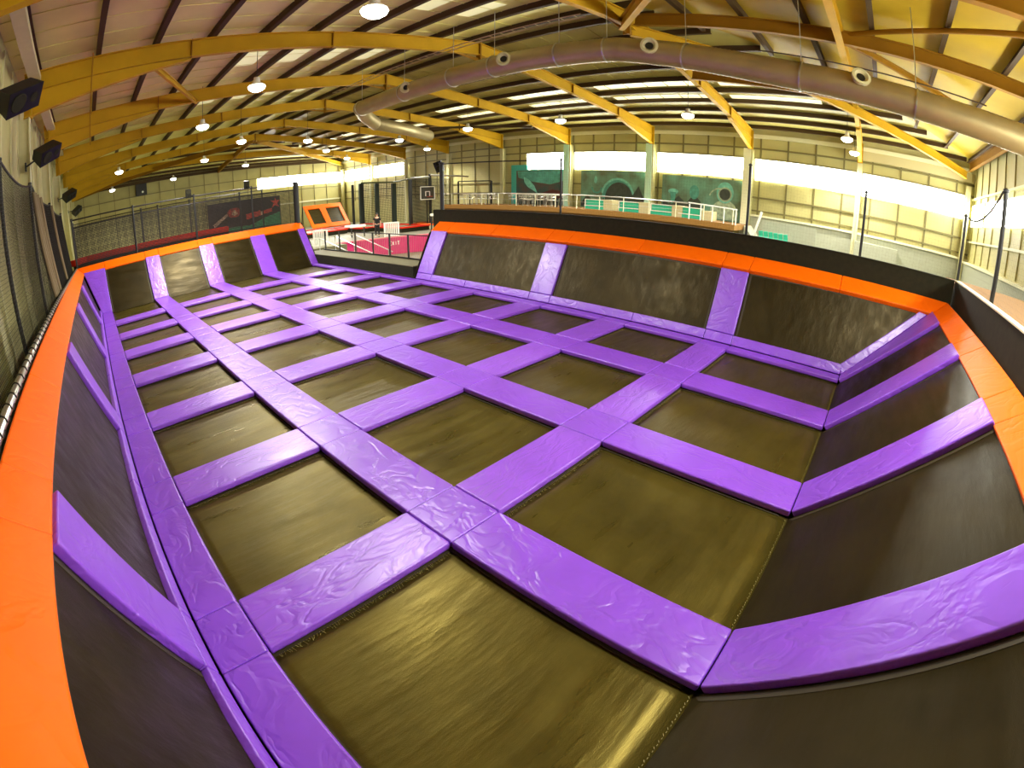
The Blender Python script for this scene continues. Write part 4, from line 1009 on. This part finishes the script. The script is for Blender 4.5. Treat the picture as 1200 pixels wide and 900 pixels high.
# tilted orange frames on the gable
def tilted(xb, xt, w, label):
    t = empty('tilted_frame', (0, 0, 0)); tag(t, label, 'trampoline', 'tilted orange wall trampolines')
    A, B, C_, D_ = V((xb, 42.2, PZ + .15)), V((xb + w, 42.2, PZ + .15)), V((xt + w, 45.4, 2.42)), V((xt, 45.4, 2.42))
    n = (B - A).cross(D_ - A).normalized(); k = .5
    i_ = [A.lerp(C_, .16), B.lerp(D_, .16), C_.lerp(A, .16), D_.lerp(B, .16)]
    o_ = [A, B, C_, D_]
    for q in range(4):
        r_ = (q + 1) % 4; bm = bmesh.new(); slab(bm, [o_[q], o_[r_], i_[r_], i_[q]], n * -.12); bmesh.ops.recalc_face_normals(bm, faces=bm.faces); link('frame_pad', bm, M['orange'], t)
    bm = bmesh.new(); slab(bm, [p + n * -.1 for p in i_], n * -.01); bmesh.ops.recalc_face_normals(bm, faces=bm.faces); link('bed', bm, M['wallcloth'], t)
    for p in (C_, D_):
        bm = bmesh.new(); tube(bm, [p + n * -.1, (p.x, p.y + .7, PZ)], .05, 6); link('back_strut', bm, M['black'], t)
tilted(20.1, 20.6, 2.0, 'tilted orange framed trampoline at the far wall, left one'); tilted(21.9, 22.6, 2.3, 'tilted orange framed trampoline at the far wall, right one')
# cage of dark padded posts with hoop
t = empty('ball_cage', (0, 0, 0)); tag(t, 'dark padded post cage with green top beam in the far arena', 'cage')
posts = [(22.2, 38.0, 4.0, .12), (22.95, 37.8, 4.05, .22), (24.1, 37.0, 3.95, .2), (25.8, 36.8, 3.9, .2), (22.7, 30.1, 3.97, .14), (24.9, 30.4, 4.4, .12)]
for x, y, z, w in posts:
    bm = bmesh.new(); box(bm, (x - w, y - w * .6, PZ), (x + w, y + w * .6, z)); bmesh.ops.bevel(bm, geom=list(bm.edges), offset=.03, segments=1, affect='EDGES'); link('padded_post', bm, M['black'] if w < .2 else mat('green_black_pad', srgb(36, 48, 38), .7) if not bpy.data.materials.get('green_black_pad') else bpy.data.materials['green_black_pad'], t)
gb = mat('green_beam', srgb(72, 84, 40), .6)
for a, b, m_ in (((22.95, 37.8, 4.1), (25.8, 36.8, 4.0), gb), ((25.8, 36.8, 4.0), (22.9, 30.1, 4.05), gb), ((22.7, 30.1, 4.05), (24.9, 30.4, 4.15), M['steel']), ((24.9, 30.4, 4.3), (27.3, 28.5, 4.1), M['steel'])):
    bm = bmesh.new(); tube(bm, [a, b], .07, 8); link('top_beam', bm, m_, t)
net(t, (22.8, 30.2, .3), (25.0, 30.4, .3), (25.0, 30.4, 4.0), (22.8, 30.2, 4.0), 0.09, 0.024)
net(t, (25.0, 30.4, .3), (27.2, 30.6, .3), (27.2, 30.6, 4.0), (25.0, 30.4, 4.0), 0.09, 0.016)
net(t, (22.9, 37.6, .3), (26.9, 36.6, .3), (26.9, 36.6, 4.0), (22.9, 37.6, 4.0), 0.12, 0.016)
BS = .9
t = empty('basketball_backboard', (24.35, 30.05, 2.85)); tag(t, 'white outlined basketball backboard inside the dark cage', 'backboard')
bm = bmesh.new(); box(bm, (-.7, 0, -.5), (.7, .04, .5)); link('board', bm, mat('dark_board', srgb(56, 54, 40), .6), t)
bm = bmesh.new()
for a, b in (((-.7, -.03, .5), (.7, -.03, .5)), ((-.7, -.03, -.5), (.7, -.03, -.5)), ((-.7, -.03, -.5), (-.7, -.03, .5)), ((.7, -.03, -.5), (.7, -.03, .5)), ((-.2, -.03, -.25), (-.2, -.03, .12)), ((.2, -.03, -.25), (.2, -.03, .12)), ((-.2, -.03, .12), (.2, -.03, .12))): bar(bm, a, b, .05, .06)
link('outline', bm, M['white'], t)
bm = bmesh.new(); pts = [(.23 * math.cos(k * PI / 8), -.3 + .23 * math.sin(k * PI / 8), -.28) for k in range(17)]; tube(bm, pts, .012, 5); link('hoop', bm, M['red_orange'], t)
bm = bmesh.new(); bar(bm, (0, .08, -2.75), (0, .08, .4), .06, .06); link('stand', bm, M['black'], t)
# dark mesh gantry over the deck end
t = empty('goal_frame', (26.0, 26.6, DT)); tag(t, 'black rectangular frame standing at the far end of the cafe deck', 'frame')
bm = bmesh.new(); bar(bm, (-.6, 1.0, 0), (-.6, 1.0, 1.75), .09, .09); link('upright', bm, M['black'], t)
bm = bmesh.new(); bar(bm, (.5, -1.4, 0), (.5, -1.4, 1.75), .12, .12); link('upright', bm, M['black'], t)
bm = bmesh.new(); bar(bm, (-.6, 1.0, 1.75), (.5, -1.4, 1.75), .08, .08); link('crossbar', bm, M['black'], t)
# banner on the far wall
t = empty('banner', (15.8, HY1 - .2, 2.35)); tag(t, 'wide dark banner with red figures and green base on the far wall', 'banner')
bm = bmesh.new(); box(bm, (-4.0, 0, -1.6), (4.0, .05, 1.5)); link('cloth', bm, M['bdark'], t)
def flat(nm, m_, pts, lift):
    bm = bmesh.new(); slab(bm, [(p[0], -lift, p[1]) for p in pts], (0, .01, 0)); bmesh.ops.recalc_face_normals(bm, faces=bm.faces); link(nm, bm, m_, t)
flat('green_ground', M['bgreen'], [(-3.9, -1.5), (-2.0, -1.1), (0.5, -1.2), (2.2, -.6), (3.9, -.2), (3.9, -1.5)], .012)
flat('slogan_stroke', M['bpale'], [(-3.6, -.6), (-3.4, -.9), (-1.9, .1), (-2.0, .35)], .015)
flat('red_blob', M['bred'], ell(-1.2, .35, .75, .5), .015); flat('pale_heart', M['bpale'], [(-1.55, .2), (-1.15, .65), (-.8, .2), (-1.2, .0)], .02)
flat('red_strip', M['bred'], [(.1, -.55), (.1, .0), (1.7, .2), (1.7, -.35)], .015)
flat('red_strip', M['bred'], [(2.0, -.25), (2.0, .12), (3.0, .3), (3.0, -.1)], .015)
flat('pale_word', M['bpale'], [(1.75, -.3), (1.75, .05), (2.05, .1), (2.05, -.25)], .02)
flat('jumping_figure', M['bred'], [(3.0, .3), (3.25, .75), (2.9, 1.1), (3.35, 1.0), (3.45, 1.3), (3.6, 1.0), (3.95, 1.05), (3.65, .7), (3.9, .3), (3.45, .55)], .02)
# second court seen beyond the far net
t = empty('second_court_edge', (0, 0, 0)); tag(t, 'capped edge of another court beyond the far net, darkened to shaded red-orange', 'barrier')
for a, b in (((-1.2, 24.0), (-.6, 25.0)), ((-.6, 25.0), (7.05, 25.0))):
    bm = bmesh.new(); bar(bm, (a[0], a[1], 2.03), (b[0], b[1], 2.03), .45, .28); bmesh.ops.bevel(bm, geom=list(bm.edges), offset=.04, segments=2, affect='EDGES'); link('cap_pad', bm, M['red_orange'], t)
bm = bmesh.new(); bar(bm, (-1.2, 25.05, .45), (7.05, 25.05, .45), .3, 2.85); link('skirt', bm, M['band'], t)
t = empty('safety_net', (0, 0, 0)); tag(t, 'second dark net on posts beyond the red-orange edge', 'net')
sx = [-1.0, 2.6, 5.2, 8.0]
for i in range(3): net(t, (sx[i], 25.6, 2.0), (sx[i + 1], 25.6, 2.0), (sx[i + 1], 25.6, 3.75), (sx[i], 25.6, 3.75), 0.07, 0.007)
for x in sx + [3.5, 9.3]: post(t, (x, 25.6, FZ), 3.8, .045)
bm = bmesh.new(); tube(bm, [(sx[0], 25.6, 3.76), (9.3, 25.6, 3.8)], .022, 6); link('top_rail', bm, M['black'], t)

# ------------------------------------------------------------------ person
def skin_body(name, nodes, edges, root, m, parent, levels=1):
    me = bpy.data.meshes.new(name); me.from_pydata([n[0] for n in nodes], edges, []); o = bpy.data.objects.new(name, me); COL.objects.link(o); o.parent = parent
    sm = o.modifiers.new('skin', 'SKIN')
    sm.use_smooth_shade = True
    for i, n in enumerate(nodes):
        r = n[1]; me.skin_vertices[0].data[i].radius = (r, r) if not isinstance(r, tuple) else r
        me.skin_vertices[0].data[i].use_root = (i == root)
    ss = o.modifiers.new('sub', 'SUBSURF'); ss.levels = levels; ss.render_levels = levels
    me.materials.append(m); return o
def person(loc, rz, h, label):
    t = empty('person', loc); tag(t, label, 'person'); t.rotation_euler = (0, 0, rz); t.scale = (h / 1.75,) * 3
    N = []; E = []
    def n(p, r): N.append((p, r)); return len(N) - 1
    def chain(ids):
        for a, b in zip(ids, ids[1:]): E.append((a, b))
    pel = n((0, 0, .95), (.15, .11)); w = n((0, .01, 1.1), (.135, .095)); ch = n((0, .02, 1.3), (.165, .11)); sh = n((0, .01, 1.43), (.13, .085)); nk = n((0, .02, 1.52), .052); hb = n((0, .03, 1.58), .07); hd = n((0, .03, 1.66), (.078, .095)); ht = n((0, .02, 1.72), (.06, .075))
    chain([pel, w, ch, sh, nk, hb, hd, ht])
    for s in (-1, 1):
        bend = .16 if s > 0 else .05
        hp = n((s * .09, 0, .88), .1); kn = n((s * .11, bend * .6, .5), .065); an = n((s * .12, bend * .1 - .02, .09), .042); toe = n((s * .13, bend * .1 + .14, .04), .035)
        E.append((pel, hp)); chain([hp, kn, an, toe])
        sd = n((s * .19, 0, 1.40), .06); el = n((s * .27, -.02 + (.05 if s > 0 else 0), 1.13), .043); wr_ = n((s * .25, .12 if s > 0 else .05, .90), .028); pm = n((s * .25, .15 if s > 0 else .06, .83), (.035, .022))
        E.append((sh, sd)); chain([sd, el, wr_, pm])
        for k in range(4):
            fx_ = (-.028 + k * .019); f1 = n((s * .25 + fx_, (.16 if s > 0 else .07), .785), .0095); f2 = n((s * .25 + fx_, (.18 if s > 0 else .09), .755 - .006 * (k in (1, 2))), .008); E.append((pm, f1)); E.append((f1, f2))
        th = n((s * .25 - s * .04, (.18 if s > 0 else .09), .82), .011); th2 = n((s * .25 - s * .045, (.2 if s > 0 else .11), .79), .009); E.append((pm, th)); E.append((th, th2))
    body = skin_body('body', N, E, 0, M['skin'], t)
    # clothing as slightly larger shells
    def cloth(name, nodes, edges, m_): return skin_body(name, nodes, edges, 0, m_, t)
    cn = [((0, 0, .90), (.175, .13)), ((0, .01, 1.1), (.155, .115)), ((0, .02, 1.3), (.185, .13)), ((0, .01, 1.44), (.14, .095)), ((.19, 0, 1.41), .078), ((.25, .0, 1.2), .062), ((-.19, 0, 1.41), .078), ((-.25, -.01, 1.2), .062)]
    cloth('shirt', cn, [(0, 1), (1, 2), (2, 3), (3, 4), (4, 5), (3, 6), (6, 7)], M['shirt'])
    tn_ = [((0, 0, .95), (.165, .125)), ((.09, 0, .86), .115), ((.11, .095, .5), .082), ((.12, 0, .13), .065), ((-.09, 0, .86), .115), ((-.11, .03, .5), .082), ((-.12, -.015, .13), .065)]
    cloth('trousers', tn_, [(0, 1), (1, 2), (2, 3), (0, 4), (4, 5), (5, 6)], M['shirt'])
    for s in (-1, 1):
        bm = bmesh.new(); y0 = .016 if s > 0 else -.015
        box(bm, (s * .125 - .045, y0 - .07, 0), (s * .125 + .045, y0 + .2, .075)); bmesh.ops.bevel(bm, geom=list(bm.edges), offset=.025, segments=2, affect='EDGES'); link('shoe', bm, M['white'] if s > 0 else M['band'], t)
    bm = bmesh.new(); bmesh.ops.create_uvsphere(bm, u_segments=16, v_segments=10, radius=1); bm.transform(Matrix.Translation((0, .0, 1.70)) @ Matrix.Diagonal((.092, .108, .085, 1))); link('hair', bm, M['hair'], t, smooth=True)
    bm = bmesh.new(); bmesh.ops.create_cone(bm, segments=8, radius1=.016, radius2=.006, depth=.04, cap_ends=True); bm.transform(Matrix.Translation((0, .128, 1.645)) @ Matrix.Rotation(-.9, 4, 'X')); link('nose', bm, M['skin'], t)
    for s in (-1, 1):
        bm = bmesh.new(); bmesh.ops.create_uvsphere(bm, u_segments=8, v_segments=6, radius=.011); bm.transform(Matrix.Translation((s * .03, .112, 1.665))); link('eye', bm, M['black'], t)
        bm = bmesh.new(); bmesh.ops.create_uvsphere(bm, u_segments=8, v_segments=6, radius=1); bm.transform(Matrix.Translation((s * .086, .03, 1.645)) @ Matrix.Diagonal((.012, .02, .032, 1))); link('ear', bm, M['skin'], t)
    bm = bmesh.new(); box(bm, (-.024, .112, 1.603), (.024, .12, 1.611)); link('mouth', bm, M['bred'], t)
person((17.75, 27.2, PZ), 2.4, 1.58, 'person in black top and trousers standing above the magenta board')

# ------------------------------------------------------------------ world and view
w = bpy.data.worlds.new('World'); S.world = w; w.use_nodes = True
w.node_tree.nodes['Background'].inputs[0].default_value = (0.9, 0.95, 1.0, 1); w.node_tree.nodes['Background'].inputs[1].default_value = 1.0
S.view_settings.view_transform = 'Standard'; S.view_settings.look = 'None'; S.view_settings.gamma = 1.0; S.view_settings.use_curve_mapping = False
S.view_settings.exposure = 0.85
S.cycles.use_denoising = True
S.cycles.max_bounces = 6; S.cycles.diffuse_bounces = 4; S.cycles.glossy_bounces = 3
S.cycles.sample_clamp_indirect = 6.0
